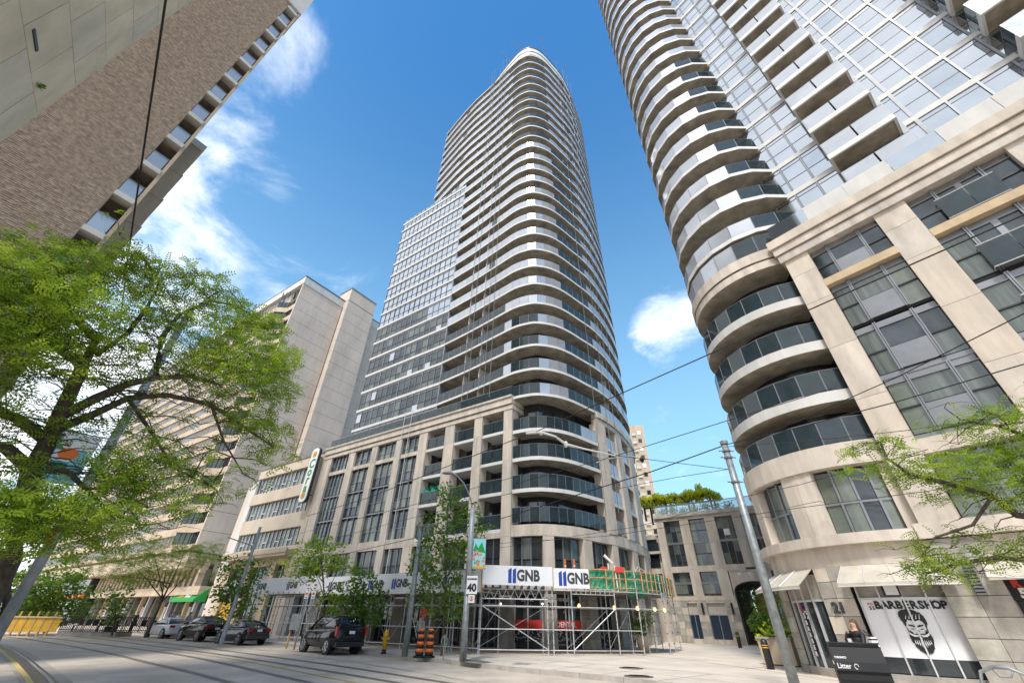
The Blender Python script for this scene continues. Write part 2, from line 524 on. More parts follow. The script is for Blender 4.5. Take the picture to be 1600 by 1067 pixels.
# kerb stones, each its own piece where they read
KR = resample(K[15:], 46)
OK = offset(KR, -.16)
kb = bpy.data.objects.new('kerb', None); COL.objects.link(kb); kb['kind'] = 'structure'
for i in range(len(KR)-1):
    a, b, c, d = KR[i], KR[i+1], OK[i+1], OK[i]
    t = (b-a).normalized()*.012
    m_ = MB()
    a, b, c, d = a+t, b-t, c-t, d+t
    m_.add([(a.x, a.y, -.01), (b.x, b.y, -.01), (c.x, c.y, -.01), (d.x, d.y, -.01), (a.x, a.y, .156), (b.x, b.y, .156), (c.x, c.y, .156), (d.x, d.y, .156)],
           [(0, 1, 5, 4), (1, 2, 6, 5), (2, 3, 7, 6), (3, 0, 4, 7), (4, 5, 6, 7)], kerbm)
    m_.build('kerb_stone', kb)
KL = K[:16]; mb = MB(); band(mb, KL, 0, -.16, -.01, .156, kerbm); o = mb.build('kerb_stone', kb)
# paving joints: thin dark grooves across the sidewalk
jt = bpy.data.objects.new('pavement_joints', None); COL.objects.link(jt); jt['kind'] = 'structure'
def strip(name, par, m, pts, w, z, kind=None, h=0):
    P = [Vector(p) for p in pts]
    A, B = offset(P, w/2), offset(P, -w/2)
    q = MB()
    for i in range(len(P)-1):
        q.quad(m, (A[i].x, A[i].y, z), (A[i+1].x, A[i+1].y, z), (B[i+1].x, B[i+1].y, z), (B[i].x, B[i].y, z))
    o = q.build(name, par)
    if kind: o['kind'] = kind
    return o
for d in (-1.9, -3.9):
    strip('joint_line', jt, walkdk, [p for p in offset(K[30:60], d)], .03, .154)
KK = resample(K[28:62], 30)
for i in range(0, 31, 2):
    t = (KK[min(i+1, 30)]-KK[max(i-1, 0)]).normalized(); nn_ = Vector((-t.y, t.x))
    strip('joint_line', jt, walkdk, [KK[i]+nn_*.2, KK[i]+nn_*3.9], .025, .1545)
strip('joint_line', jt, walkdk, [gnd(980, 1021).xy, gnd(1090, 1032).xy, gnd(1200, 1048).xy, gnd(1330, 1066).xy], .05, .154)
strip('joint_line', jt, walkdk, [gnd(850, 1036).xy, gnd(905, 1031).xy, gnd(1050, 1034).xy], .035, .1545)
strip('joint_line', jt, walkdk, [gnd(1165, 1045).xy, gnd(1200, 1040.5).xy], .04, .1545)
# tracks
def tr(pts, name, label, group):
    P = catmull(pts, 5)
    r_ = thing(name, label, 'tram rail', (0, 0, 0), 0, group)
    strip('track_bed', r_, trackc, P, .42, .004)
    strip('rail_head', r_, steel_dk, P, .075, .009)
    strip('flangeway', r_, steel_dk, offset(P, .13), .05, .0085)
def trk(c, l):
    tr(c, 'tram_rail', l, 'streetcar rails in the road')
trk([(-90, 66.5), (-60, 51.6), (-40.5, 41), (-30, 33.8), (-20.7, 26.7), (-15.5, 22.3), (-11.4, 18.9), (-6, 14), (0, 8.3), (8, .6)], 'nearest long streetcar rail, wide dark double groove in the road')
trk([(-90, 68.3), (-60, 53.2), (-39.6, 42.3), (-29, 35.2), (-18.99, 28.06), (-14, 24), (-5.99, 16.45), (2, 9), (9, 2.4)], 'second streetcar rail from the camera, on the camera side of the yellow line')
trk([(-90, 71), (-60, 55.8), (-37.3, 43.7), (-22, 32.35), (-14, 26.2), (-5.55, 18.85), (4, 10), (10, 4.4)], 'third streetcar rail, just beyond the yellow centre line')
trk([(-90, 72.7), (-60, 57.4), (-36.6, 45.1), (-21.3, 33.8), (-8.34, 23.14), (-1.75, 17.03), (6, 9.9), (12, 4)], 'farthest streetcar rail, running closest to the parked cars')
P = catmull([(-24, 32.5), (-14.16, 25.45), (-4.94, 16.92), (2, 10.3)], 6)
o = strip('road_marking', None, yellowp, P, .13, .013); o['kind'] = 'structure'; o.name = 'yellow_centre_line'
# curved switch rail at the lower left
P = catmull([gnd(-60, 996, 0).xy, gnd(0, 1009, 0).xy, gnd(30, 1026, 0).xy, gnd(52, 1045, 0).xy, gnd(68, 1061, 0).xy, gnd(84, 1085, 0).xy, gnd(96, 1120, 0).xy], 6)
r_ = thing('curved_rail', 'thick curved streetcar rail with yellow edge at lower left corner', 'tram rail')
strip('concrete_edge', r_, trackc, P, 1.1, .006)
strip('yellow_edge', r_, yellowp, offset(P, .34), .16, .012)
strip('steel_plate', r_, steel_dk, P, .5, .012)
strip('rail_head', r_, galv, offset(P, -.1), .09, .02)
# tar lines and cracks wandering over the road
g_ = random.Random(4)
tl = bpy.data.objects.new('road_cracks', None); COL.objects.link(tl); tl['kind'] = 'structure'
for (x0, y0, dx, dy, n_) in ((-3.5, 20.5, -1.1, 1.0, 14), (-1, 17.5, -.9, .95, 10), (-12, 27.5, -1.2, .85, 12), (-9, 21, .35, 1.1, 7), (-20, 33, .5, 1.0, 4), (1.5, 16.4, .7, -.5, 6), (-16, 22, -.3, -1.0, 8)):
    pts = [(x0+dx*i+g_.uniform(-.12, .12), y0+dy*i+g_.uniform(-.12, .12)) for i in range(n_)]
    strip('crack_line', tl, walkdk, pts, .035, .0125)
# asphalt patches and crack lines
def patch(name, pts, m=walkdk, z=.155):
    q = MB(); q.add([(p.x, p.y, z) for p in pts], [tuple(range(len(pts)))], m); o = q.build(name); o['kind'] = 'structure'
patch('pavement_patch', [gnd(x, y) for x, y in ((722, 1034), (745, 1037), (771, 1034.5), (748, 1030), (722, 1029))])
patch('pavement_patch', [gnd(x, y) for x, y in ((799, 1037), (824, 1038.5), (833, 1036), (808, 1034.5))], stone_grey)
for (px, py, r0, lab) in ((1045, 1027, 0, ''), (986, 1043.3, .42, 'small round manhole cover farther from the kerb'), (998, 1056.2, .44, 'larger round manhole cover nearest the kerb, in front of the scaffold')):
    if not r0: continue
    p = gnd(px, py)
    t = thing('manhole_cover', lab, 'manhole', (p.x, p.y, .15), 0, 'manhole covers in the pavement')
    MB().lathe(steel_dk, [(r0+.07, 0), (r0+.07, .008)], n=24).build('frame', t)
    MB().lathe(stone_grey, [(r0, .006), (r0, .016)], n=24).build('cover', t)
    q = MB()
    for i in range(-3, 4):
        w = math.sqrt(max(0, (r0-.04)**2-(i*.1)**2))
        if w > .05: q.box(steel_dk, -w, w, i*.1-.015, i*.1+.015, .016, .022)
    q.build('cover_ribs', t)

# ============================================================ centre tower
LV = [18.56, 21.27, 24.01, 26.76, 29.39, 32.19, 34.87, 37.63, 40.4, 43.1, 45.81, 48.53, 51.28, 54.03, 56.69, 59.75, 62.69, 65.57, 68.46, 71.31, 74.17, 77.06, 79.97, 82.88, 85.91, 88.83, 91.8]
T = thing('condo_tower', 'tall curved condominium tower with rounded balconies rising above the scaffolded corner', 'tower', s2(0, 28), RZ2)
CV = [(-37.9, 1.35), (-30.2, 1.35), (-26.0, .95), (-22.6, .5), (-21.3, .33), (-20.1, .17), (-19, .07), (-17.9, .18), (-16.6, .62), (-15.35, 1.95), (-14.6, 3.6), (-14.05, 5.9), (-13.65, 7.6), (-13.45, 9.3), (-13.4, 11), (-13.5, 13.1), (-13.75, 15.5), (-14.3, 18.6), (-15.4, 21.6), (-17.5, 25)]
CC = catmull(CV[1:], 4)
CU = [Vector((-40.5, 3.5)), Vector((-37.2, 2.7)), Vector((-33.8, 1.95))]+CC
# body behind the balconies
inner = offset(CC, -1.75)
# clockwise/anticlockwise: travel is left to right, the outside is on the right-hand side of travel
mb = MB()
poly = [(p.x, p.y) for p in inner]+[(-37.9, 26), (-45, 26), (-45, 14), (-37.9, 3.2), (-30.2, 3.2)]
mb.prism(glass_dk, poly, 8, 61)
mb.prism(glass_dk, [(p.x, p.y) for p in offset(CU, -1.75)]+[(-39, 26)], 61, 92.1)
mb.build('tower_core', T)
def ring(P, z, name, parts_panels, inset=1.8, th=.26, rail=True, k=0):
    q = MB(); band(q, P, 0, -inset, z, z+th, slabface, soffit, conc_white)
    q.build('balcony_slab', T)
    if not rail: return
    Q = resample(offset(P, -.06), parts_panels)
    for i in range(len(Q)-1):
        a, b = Q[i], Q[i+1]
        t = (b-a).normalized()*.012; a = a+t; b = b-t
        nx = Vector((t.y, -t.x)).normalized()*.012
        yield i, a, b, nx, z+th+.05, z+th+1.08
def glass_panel(a, b, nx, z0, z1, m, par, name='glass_panel'):
    q = MB()
    A, B, C_, D = a+nx, b+nx, b-nx, a-nx
    q.add([(p.x, p.y, zz) for zz in (z0, z1) for p in (A, B, C_, D)], [(0, 1, 5, 4), (1, 2, 6, 5), (2, 3, 7, 6), (3, 0, 4, 7), (4, 5, 6, 7), (3, 2, 1, 0)], m)
    return q
for k, z in enumerate(LV):
    P = CU if k >= 16 else CC
    top = k == len(LV)-1
    npan = 40 if k < 16 else 46
    strip_ = MB(); bars = MB()
    for i, a, b, nx, z0, z1 in ring(P, z, 'slab', npan, k=k):
        if top: continue
        f = i/npan
        # lower floors: clear smoked panes; each flat's screens differ a little
        m = rail_glass
        if (k < 5 and f < .25) or (k < 4 and .25 < f < .33): m = rail_smoke
        if .40 < f < .53 and a.y < 9: m = rail_smoke  # right of the nose: dark building reflection painted in as smoked glass
        if i % 11 == 7 and k % 3 == 1: m = rail_smoke
        if k < 8 and f < .9:
            q = glass_panel(a, b, nx, z0, z1, m, T); q.build('glass_panel', T)
        else:
            q = glass_panel(a, b, nx, z0, z1, m, T)
            strip_.add(q.v, q.f, m)
        bars.tube(frame_gr, [(a.x, a.y, z1+.02), (b.x, b.y, z1+.02)], .022, 4, False)
        if k < 12: bars.box(frame_gr, a.x-.02, a.x+.02, a.y-.02, a.y+.02, z0-.05, z1)
    if strip_.v: strip_.build('glass_railing', T, kind='stuff')
    if bars.v: bars.build('handrail', T)
    # window wall of the storey, with mullions and pale drapes behind
    if k < len(LV)-1:
        zt = LV[k+1]
        wq = MB(); IW = resample(offset(P, -1.7), 48 if k < 16 else 54)
        for i in range(len(IW)-1):
            a, b = IW[i], IW[i+1]
            r_ = rnd.random()
            m = curtain if r_ < .28 else glass_dk
            t = (b-a)*.05
            wq.quad(m, (a.x+t.x, a.y+t.y, z+.3), (b.x-t.x, b.y-t.y, z+.3), (b.x-t.x, b.y-t.y, zt-.06), (a.x+t.x, a.y+t.y, zt-.06))
        wq.build('window_wall', T)
        # concrete fins dividing the balconies
        for fx, wv in ((.09, .1), (.155, .08), (.62, .1), (.74, .1), (.86, .1)):
            if k >= 16: fx = .17+fx*.83
            IO = resample(P, 100); ID = offset(IO, -1.75)
            j = int(fx*100); a, b = offset(IO, -.35)[j], ID[j]
            tt = (IO[j+1]-IO[j]).normalized()*wv
            wq = MB(); wq.add([(p.x, p.y, zz) for zz in (z+.26, zt) for p in (a, b, b+tt, a+tt)], [(0, 1, 5, 4), (1, 2, 6, 5), (2, 3, 7, 6), (3, 0, 4, 7)], conc_white)
            wq.build('dividing_fin', T)
# crown
CR = offset([p for p in CC if p.x > -33], -.5)
def crown(f0, f1, d, m, name):
    q = MB(); A, B = offset(CR, d), offset(CR, -.4)
    def zz(p, f):
        u = min(1, max(0, (p.x+31)/12)); u = u*u*(3-2*u); return 92.0+5.0*u*f
    for i in range(len(CR)-1):
        a, b, c, e = A[i], A[i+1], B[i+1], B[i]
        V = [(p.x, p.y, zz(p, f)) for f in (f0, f1) for p in (a, b, c, e)]
        q.add(V, [(0, 1, 5, 4), (2, 3, 7, 6), (3, 2, 1, 0), (4, 5, 6, 7)], m)
    q.build(name, T)
crown(0, .96, 0, slabface, 'crown_wall')
for f0, f1 in ((.28, .32), (.6, .64), (.94, 1.02)): crown(f0, f1, .06, frame_dk, 'crown_band')
mb = MB(); mb.prism(conc_dark, [(p.x, p.y) for p in CU]+[(-39, 26)], 92.05, 92.15); mb.build('roof', T)
# davit arms on the roof edge
for f, l, a in ((.22, 2.6, -.5), (.3, 3.0, -.7), (.44, 2.8, .35), (.6, 2.2, .9)):
    p = resample(CR, 100)[int(f*100)]
    q = MB(); q.tube(frame_gr, [(p.x, p.y, 97), (p.x, p.y, 98.2), (p.x+sin(a)*l*.8, p.y-cos(a)*l*.9, 99.6)], .06, 5); q.build('roof_davit', T)
# ---- glazed slab beside the balconies
GX0, GX1, GY = -45.0, -30.15, 1.5
NC = 14; cw = (GX1-GX0-.3)/NC
mb = MB(); mb.box(frame_dk, GX0+.05, GX1-.05, GY+.12, 13, 16, 61.6); mb.build('glazed_block_core', T)
for k in range(0, 16):
    z = LV[k] if k < 16 else LV[15]
    zt = LV[k+1] if k < 16 else z+2.8
    bx('spandrel_band', T, slabface, GX0-.03, GX1+.03, GY-.07, GY+.12, z, z+.34)
    mull = MB(); far_ = MB()
    for c in range(NC):
        x0 = GX0+.15+c*cw; x1 = x0+cw
        dark = k < 7 and not (k == 6 and c > 9)  # lower floors get darker glass, painting in the reflection of buildings opposite
        for (a, b) in ((z+.40, z+1.15), (z+1.2, zt-.32)):
            m = glass if dark else glass_tower
            if dark and rnd.random() < .25: m = curtain
            if rnd.random() < .02: m = glass_mir
            if k < 10: bx('pane', T, m, x0+.05, x1-.05, GY+.02+.02*rnd.random(), GY+.08, a, b)
            else: far_.box(m, x0+.05, x1-.05, GY+.02, GY+.08, a, b)
        wd_ = .1 if c in (3, 7, 11) else .05
        mull.box(frame_gr if k < 7 else frame_dk, x0-wd_/2, x0+wd_/2, GY-.03, GY+.1, z+.34, zt)
        mull.box(frame_dk, x0, x1, GY-.005, GY+.1, z+1.14, z+1.21)
        mull.box(frame_dk, x0, x1, GY-.005, GY+.1, zt-.33, zt-.28)
        mull.box(glass_tower if not dark else frame_gr, x0, x1, GY+.03, GY+.1, zt-.28, zt)
    mull.box(frame_gr, GX1-.18, GX1+.02, GY-.05, GY+.3, z+.34, zt)
    mull.build('mullions', T, kind='stuff')
    if far_.v: far_.build('panes', T, kind='stuff')
bx('parapet_band', T, slabface, GX0-.03, GX1+.03, GY-.07, GY+.3, 61.6, 62.0)
bx('corner_return', T, frame_gr, GX1-.02, GX1+.04, GY+.1, GY+1.6, 18.9, 61.6)
bx('side_wall', T, glass, -39.6, -39.5, 5, 26, 62, 92)
for z in LV[16:]:
    bx('side_slab', T, slabface, -40.6, -39.5, 3.6, 20, z, z+.26)
# first terrace floor behind the parapet
bx('terrace_wall', T, glass, -46.3, -19.2, 1.9, 2.0, 16.9, 18.5)
mb = MB()
for i in range(24): mb.box(frame_dk, -46.3+i*1.12, -46.23+i*1.12, 1.83, 1.9, 16.9, 18.5)
mb.build('terrace_mullions', T)

# ---- podium, straight part
PX = [(-46.8, -45.35), (-42.1, -40.95), (-38.0, -37.1), (-34.1, -33.2), (-30.65, -29.5), (-27.05, -25.85), (-23.35, -22.4), (-19.95, -19.02)]
for i, (a, b) in enumerate(PX):
    zz = [.15, 4.1, 7.0, 10.1, 12.9, 15.7, 17.62]
    for j in range(6):
        bx('pier_block', T, stone if j else stone_grey, a, b, 0, 1.0, zz[j]+.006, zz[j+1]-.006)  # lowest blocks in darker stone: canopy shade painted into the colour
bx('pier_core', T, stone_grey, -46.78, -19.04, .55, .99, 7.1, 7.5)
for (z0, z1, y, m) in ((17.62, 18.05, -.06, stone), (18.05, 18.12, .02, frame_dk), (18.12, 18.75, -.18, stone), (18.75, 18.95, -.3, stone)):
    bx('cornice', T, m, -46.85, -18.95, y, 2.0, z0, z1)
for i in range(25):
    a = -46.6+i*1.1
    bx('glass_panel', T, rail_smoke, a+.02, a+1.08, .1, .13, 19.0, 20.0)
bx('handrail', T, frame_gr, -46.6, -19.1, .09, .14, 20.0, 20.05)
for b in range(7):
    x0, x1 = PX[b][1], PX[b+1][0]
    balc = b >= 4
    rows = [(15.85, 17.62, 0), (13.15, 15.45, 1), (10.55, 12.9, 2), (7.72, 10.3, 3)]
    for (z0, z1, r) in rows:
        if balc:
            bx('balcony_slab', T, slabface, x0, x1, .12, 2.2, z0-.38, z0-.12)
            w = (x1-x0)/2
            for j in range(2): bx('glass_panel', T, rail_smoke, x0+j*w+.03, x0+(j+1)*w-.03, .18, .2, z0-.1, z0+.95)
            bx('handrail', T, frame_gr, x0, x1, .16, .22, z0+.95, z0+.99)
            bx('recess_window', T, glass_dk, x0, x1, 2.1, 2.15, z0-.1, z1)
            bx('recess_door', T, curtain, x0+w*.9, x0+w*1.5, 2.06, 2.1, z0-.1, z1-.4)
        else:
            m_ = MB(); bx('pane_backing', T, frame_dk, x0, x1, .4, .46, z0-.3, z1+.25)
            nc = 5 if b == 0 else 3
            w = (x1-x0)/nc
            for j in range(nc):
                for (a, c) in ((z0+.02, z0+(z1-z0)*.36), (z0+(z1-z0)*.36+.06, z1-.22)):
                    bx('pane', T, (curtain if rnd.random() < .35 else glass if rnd.random() < .5 else blind), x0+j*w+.05, x0+(j+1)*w-.04, .33+.03*rnd.random(), .39, a, c)
                m_.box(frame_gr, x0+j*w-.03, x0+j*w+.03, .22, .4, z0, z1)
            m_.box(frame_gr, x0, x1, .28, .4, z0+(z1-z0)*.36, z0+(z1-z0)*.36+.05)
            if r: m_.box(frame_gr, x0, x1, .2, .4, z1-.02, z1+.1)
            m_.build('window_frame', T)
            if r == 0: bx('stone_sill', T, stone, x0, x1, .08, .5, 15.45, 15.85)
            elif r < 3: bx('metal_spandrel', T, frame_dk, x0, x1, .3, .4, z0-.28, z0)
    bx('stone_band', T, stone, x0, x1, .03, 1.0, 6.95, 7.72 if not balc else 7.35)
    # second floor window
    bx('pane_backing', T, frame_dk, x0, x1, .4, .5, 4.7, 6.95)
    w = (x1-x0)/3; m_ = MB()
    for j in range(3):
        bx('pane', T, glass if (b+j) % 3 else curtain, x0+j*w+.04, x0+(j+1)*w-.04, .33, .39, 5.6, 6.9)
        bx('pane', T, glass, x0+j*w+.04, x0+(j+1)*w-.04, .33, .39, 4.75, 5.52)
        m_.box(frame_gr, x0+j*w-.03, x0+j*w+.03, .25, .4, 4.7, 6.95)
    m_.build('window_frame', T)
    bx('stone_band', T, stone, x0, x1, .05, 1.0, 3.7, 4.7)
    # shopfront
    bx('shop_window', T, glass_dk, x0, x1, .6, .7, .15, 3.7)
    m_ = MB()
    for j in range(1, 4): m_.box(frame_gr, x0+(x1-x0)*j/4-.03, x0+(x1-x0)*j/4+.03, .5, .6, .15, 3.7)
    m_.box(frame_gr, x0, x1, .5, .6, 2.6, 2.7)
    m_.build('shopfront_frame', T)
# green safety net in one of the recesses
mb = MB()
for i in range(10):
    for j in range(6):
        def pt(i, j): return (-29.4+i*.235, .5+.25*sin(i*1.7+j)+.04*j, 10.95+j*.2-.12*abs(sin(i*.7))*(5-j)/2)
        mb.quad(netg, pt(i, j), pt(i+1, j), pt(i+1, j+1), pt(i, j+1))
mb.build('safety_net', T)
mb = MB(); mb.prism(conc_dark, [(-46.75, 1.1), (-19.1, 1.1), (-16, 3.5), (-14.9, 9), (-14.9, 16), (-17, 24), (-46.75, 24)], .1, 4.6); mb.build('ground_floor_core', T)
mb = MB(); mb.prism(conc_dark, [(-46.75, 2.3), (-19.1, 2.3), (-17.2, 5), (-15.9, 9), (-15.9, 16), (-18, 24), (-46.75, 24)], 4.6, 18.1); mb.build('podium_core', T)

# ---- podium, rounded part
CP = catmull(CV[6:], 5)                     # from the corner pier round to the right
ZP = [7.92, 10.45, 13.0, 15.5]
def cutaz(P, a0, a1):                       # sub-curve between two azimuths seen from the camera
    Q = resample(P, 200); out = []
    for p in Q:
        w = s2(0, 28)+Vector((.825*p.x+.565*p.y, -.565*p.x+.825*p.y, 0))
        a = math.degrees(math.atan2(w.x, w.y))
        if a0 <= a <= a1: out.append(p)
        elif out and a > a1: break
    return out
bays = [(.2, 12.84), (13.93, 15.16), (15.86, 16.62)]
piers = [(12.84, 13.93), (15.16, 15.86), (16.62, 17.2)]
for (a0, a1) in bays:
    P = cutaz(CP, a0, a1)
    if len(P) < 3: continue
    P = resample(P, max(4, int(len(P)/6)))
    for z in ZP:
        if z > 8: 
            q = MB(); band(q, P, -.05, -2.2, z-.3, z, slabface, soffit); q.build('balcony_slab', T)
        m = rail_smoke if a0 < 10 else rail_glass
        npn = 12 if a0 < 10 else 4
        Q = resample(offset(P, -.12), npn); hb = MB()
        for i in range(npn):
            a, b = Q[i], Q[i+1]; t = (b-a).normalized()*.015; nx = Vector((t.y, -t.x)).normalized()*.012
            mm = m if not (z > 15 and i > 8) else rail_glass
            glass_panel(a+t, b-t, nx, z+.05, z+1.1, mm, T).build('glass_panel', T)
            hb.tube(frame_gr, [(a.x, a.y, z+1.12), (b.x, b.y, z+1.12)], .025, 4, False)
            hb.box(frame_gr, a.x-.02, a.x+.02, a.y-.02, a.y+.02, z, z+1.1)
        hb.build('handrail', T)
        W = resample(offset(P, -1.9), 16 if a0 < 10 else 5)
        wq = MB(); fr_ = MB()
        for i in range(len(W)-1):
            a, b = W[i], W[i+1]
            t = (b-a)*.04
            wq.quad(curtain if rnd.random() < .4 else glass_dk, (a.x+t.x, a.y+t.y, z), (b.x-t.x, b.y-t.y, z), (b.x-t.x, b.y-t.y, z+2.3), (a.x+t.x, a.y+t.y, z+2.3))
            fr_.box(frame_dk, a.x-.04, a.x+.04, a.y-.06, a.y+.04, z, z+2.3)
        wq.build('window_wall', T); fr_.build('mullions', T)
P = resample(cutaz(CP, 12.84, 30), 14)
for (z0, z1, o, m) in ((17.62, 18.05, .06, stone), (18.05, 18.12, -.02, frame_dk), (18.12, 18.7, .18, stone)):
    q = MB(); band(q, P, o, -.6, z0, z1, m); q.build('cornice', T)
P = resample(cutaz(CP, .2, 30), 40)
q = MB(); band(q, P, .02, -1.0, 6.95, 7.75, stone); q.build('stone_band', T)
q = MB(); band(q, P, .04, -1.0, 3.5, 4.5, stone); q.build('stone_band', T)
q = MB(); band(q, P, -.75, -.85, .15, 3.5, glass_dk); q.build('shop_window', T)
q = MB(); band(q, P, -.55, -.65, 4.5, 6.95, frame_dk); q.build('window_backing', T)
for (a0, a1) in piers:
    P = cutaz(CP, a0, a1)
    if len(P) < 2: continue
    for j, (z0, z1) in enumerate(((7.75, 10.1), (10.1, 12.9), (12.9, 15.7), (15.7, 17.62))):
        q = MB(); band(q, [P[0], P[-1]], .08, -.9, z0+.006, z1-.006, stone); q.build('pier_block', T)
wins = [(.3, 4.36), (5.98, 9.5), (10.76, 13.03), (13.8, 15.41), (16.01, 16.7)]
pr2 = [(4.36, 5.98), (9.5, 10.76), (13.03, 13.8), (15.41, 16.01), (16.7, 17.3)]
for (a0, a1) in pr2:
    P = cutaz(CP, a0, a1)
    if len(P) < 2: continue
    P = [P[0], P[len(P)//2], P[-1]]
    q = MB(); band(q, P, 0, -.8, 4.51, 6.94, stone); q.build('pier_block', T)
    for r in range(6):
        z0 = .16+r*.555
        q = MB(); band(q, P, .02-.01*(r % 2), -.8, z0+.008, z0+.547, stone_grey if r % 2 else stone_rough); q.build('stone_block', T)
for (a0, a1) in wins:
    P = cutaz(CP, a0, a1)
    if len(P) < 3: continue
    Q = resample(offset(P, -.45), 3); m_ = MB()
    for i in range(3):
        a, b = Q[i], Q[i+1]; t = (b-a)*.04; nx = Vector((t.y, -t.x)).normalized()*.02
        glass_panel(a+t, b-t, nx, 5.45, 6.88, curtain if i == 1 else glass, T).build('pane', T)
        glass_panel(a+t, b-t, nx, 4.55, 5.35, glass, T).build('pane', T)
        m_.box(frame_gr, a.x-.04, a.x+.04, a.y-.08, a.y+.04, 4.5, 6.95)
    m_.build('window_frame', T)
    Q = resample(offset(P, -.68), 2); m_ = MB()
    for i in range(3):
        a = Q[min(i, 2)]; m_.box(frame_lt, a.x-.04, a.x+.04, a.y-.06, a.y+.04, .15, 3.5)
    m_.build('shopfront_frame', T)
    # printed film along the foot of the shop glass: white scribble on black under a red band
    Q = resample(offset(P, -.66), 8); f_ = MB()
    for i in range(8):
        a, b = Q[i], Q[i+1]
        f_.quad(blackl, (a.x, a.y, .45), (b.x, b.y, .45), (b.x, b.y, 1.25), (a.x, a.y, 1.25))
        if a0 < 9: f_.quad(redm, (a.x, a.y, 1.25), (b.x, b.y, 1.25), (b.x, b.y, 1.75), (a.x, a.y, 1.75))
    f_.build('window_film', T)
    Q = resample(offset(P, -.63), 30); f_ = MB()
    for i in range(30):
        for _ in range(2):
            a = Q[i]; b = Q[i+1]; zz = .5+.7*rnd.random(); a_ = rnd.random()*pi; L_ = .07+.06*rnd.random()
            d_ = (b-a).normalized()*cos(a_)*L_
            f_.tube(whitel, [(a.x, a.y, zz), (a.x+d_.x, a.y+d_.y, zz+sin(a_)*L_), (a.x+d_.x*1.4, a.y+d_.y*1.4, zz+sin(a_)*L_*.3)], .011, 3, False)
    f_.build('scribble_print', T, kind='stuff')
for (a0, txt, zz, sz) in ((5.3, '25', 2.55, .5),):
    P = cutaz(CP, a0-.3, a0+.3); p = P[0]; t = (P[-1]-P[0]).normalized()
    text('house_number', txt, T, blackl, (p.x+t.y*.06, p.y-t.x*.06, zz), sz, rot=(pi/2, 0, math.atan2(t.y, t.x)), bold=.015)
for (a0, txt, m, zz, sz) in ((2.2, 'DENTAL', darkl, 2.9, .26), (7.6, 'DENTAL', redm, 1.5, .42), (7.4, 'DENTIST', darkl, 2.95, .26)):
    P = cutaz(CP, a0-.3, a0+.3); p = offset(P, -.6)[0]; t = (P[-1]-P[0]).normalized()
    text('shop_lettering', txt, T, whitel if m is redm else frame_lt, (p.x, p.y, zz), sz, rot=(pi/2, 0, math.atan2(t.y, t.x)), bold=.006)

# ropes of the swing stages hanging down the tower
RQ = resample(offset(CC, .35), 100)
for j, (f, z0) in enumerate(((.115, 19), (.135, 19), (.175, 19.5), (.19, 20), (.21, 19.5), (.515, 9), (.56, 9.5), (.60, 14), (.645, 20))):
    p = RQ[int(f*100)]; w = s2(0, 28)+Vector((.825*p.x+.565*p.y, -.565*p.x+.825*p.y, 0))
    q = MB(); q.tube(frame_gr, [(w.x, w.y, z0), (w.x+.05, w.y, 55), (w.x, w.y, 97.3)], .028, 4, False)
    tag(q.build('suspension_rope'), 'pale rope hanging down the curved tower front, '+['first from the left', 'second from the left', 'third from the left', 'fourth from the left', 'fifth from the left', 'fourth from the right', 'third from the right', 'second from the right', 'farthest right'][j], 'rope', 'ropes hanging down the curved tower')
for x, z0, sd__ in ((-31.9, 4.6, 'right'), (-33.0, 4.6, 'left')):
    p = s2(x, 27.6); q = MB(); q.tube(frame_lt, [(p.x, p.y, z0), (p.x, p.y, 20.5)], .03, 4, False)
    tag(q.build('suspension_rope'), 'white rope in front of the stone podium windows, '+sd__+' one of the pair', 'rope', 'ropes down the podium')

# small things left on the balconies
def tw(x, y): return s2(0, 28)+Vector((.825*x+.565*y, -.565*x+.825*y, 0))
p = tw(-16.9, 1.2); t = thing('folding_chair', 'yellow green folding chair on the topmost rounded podium balcony', 'chair', (p.x, p.y, 15.5), RZ2)
bx('seat', t, leaf3, -.25, .25, -.25, .25, .42, .47); bx('backrest', t, leaf3, -.25, .25, .2, .25, .47, 1.15)
for a, b in ((-.22, -.22), (.18, -.22), (-.22, .18), (.18, .18)): bx('leg', t, frame_gr, a, a+.04, b, b+.04, 0, .42)
p = tw(-18.6, .9); t = thing('drying_rack', 'white clothes drying rack on a high rounded balcony', 'rack', (p.x, p.y, 34.87+.26), RZ2)
q = MB(); q.tube(whitel, [(-.7, 0, 0), (-.7, 0, 1.6), (.7, 0, 1.7), (.7, 0, 0)], .03, 4); q.build('frame', t)
# ============================================================ right-hand tower (with the barber shop)
Rr_ = thing('corner_tower', 'stone based tower at right with round stacked balconies and mirrored glass above', 'tower', s1(0, 21), RZ1)
BC, BR = (-5.3, 4.0), 4.35
def bay(a0, a1, r, n):     # angles: 0 faces the street, + to the right
    return [Vector((BC[0]+r*sin(R(a0+(a1-a0)*i/n)), BC[1]-r*cos(R(a0+(a1-a0)*i/n)))) for i in range(n+1)]
A0 = -168
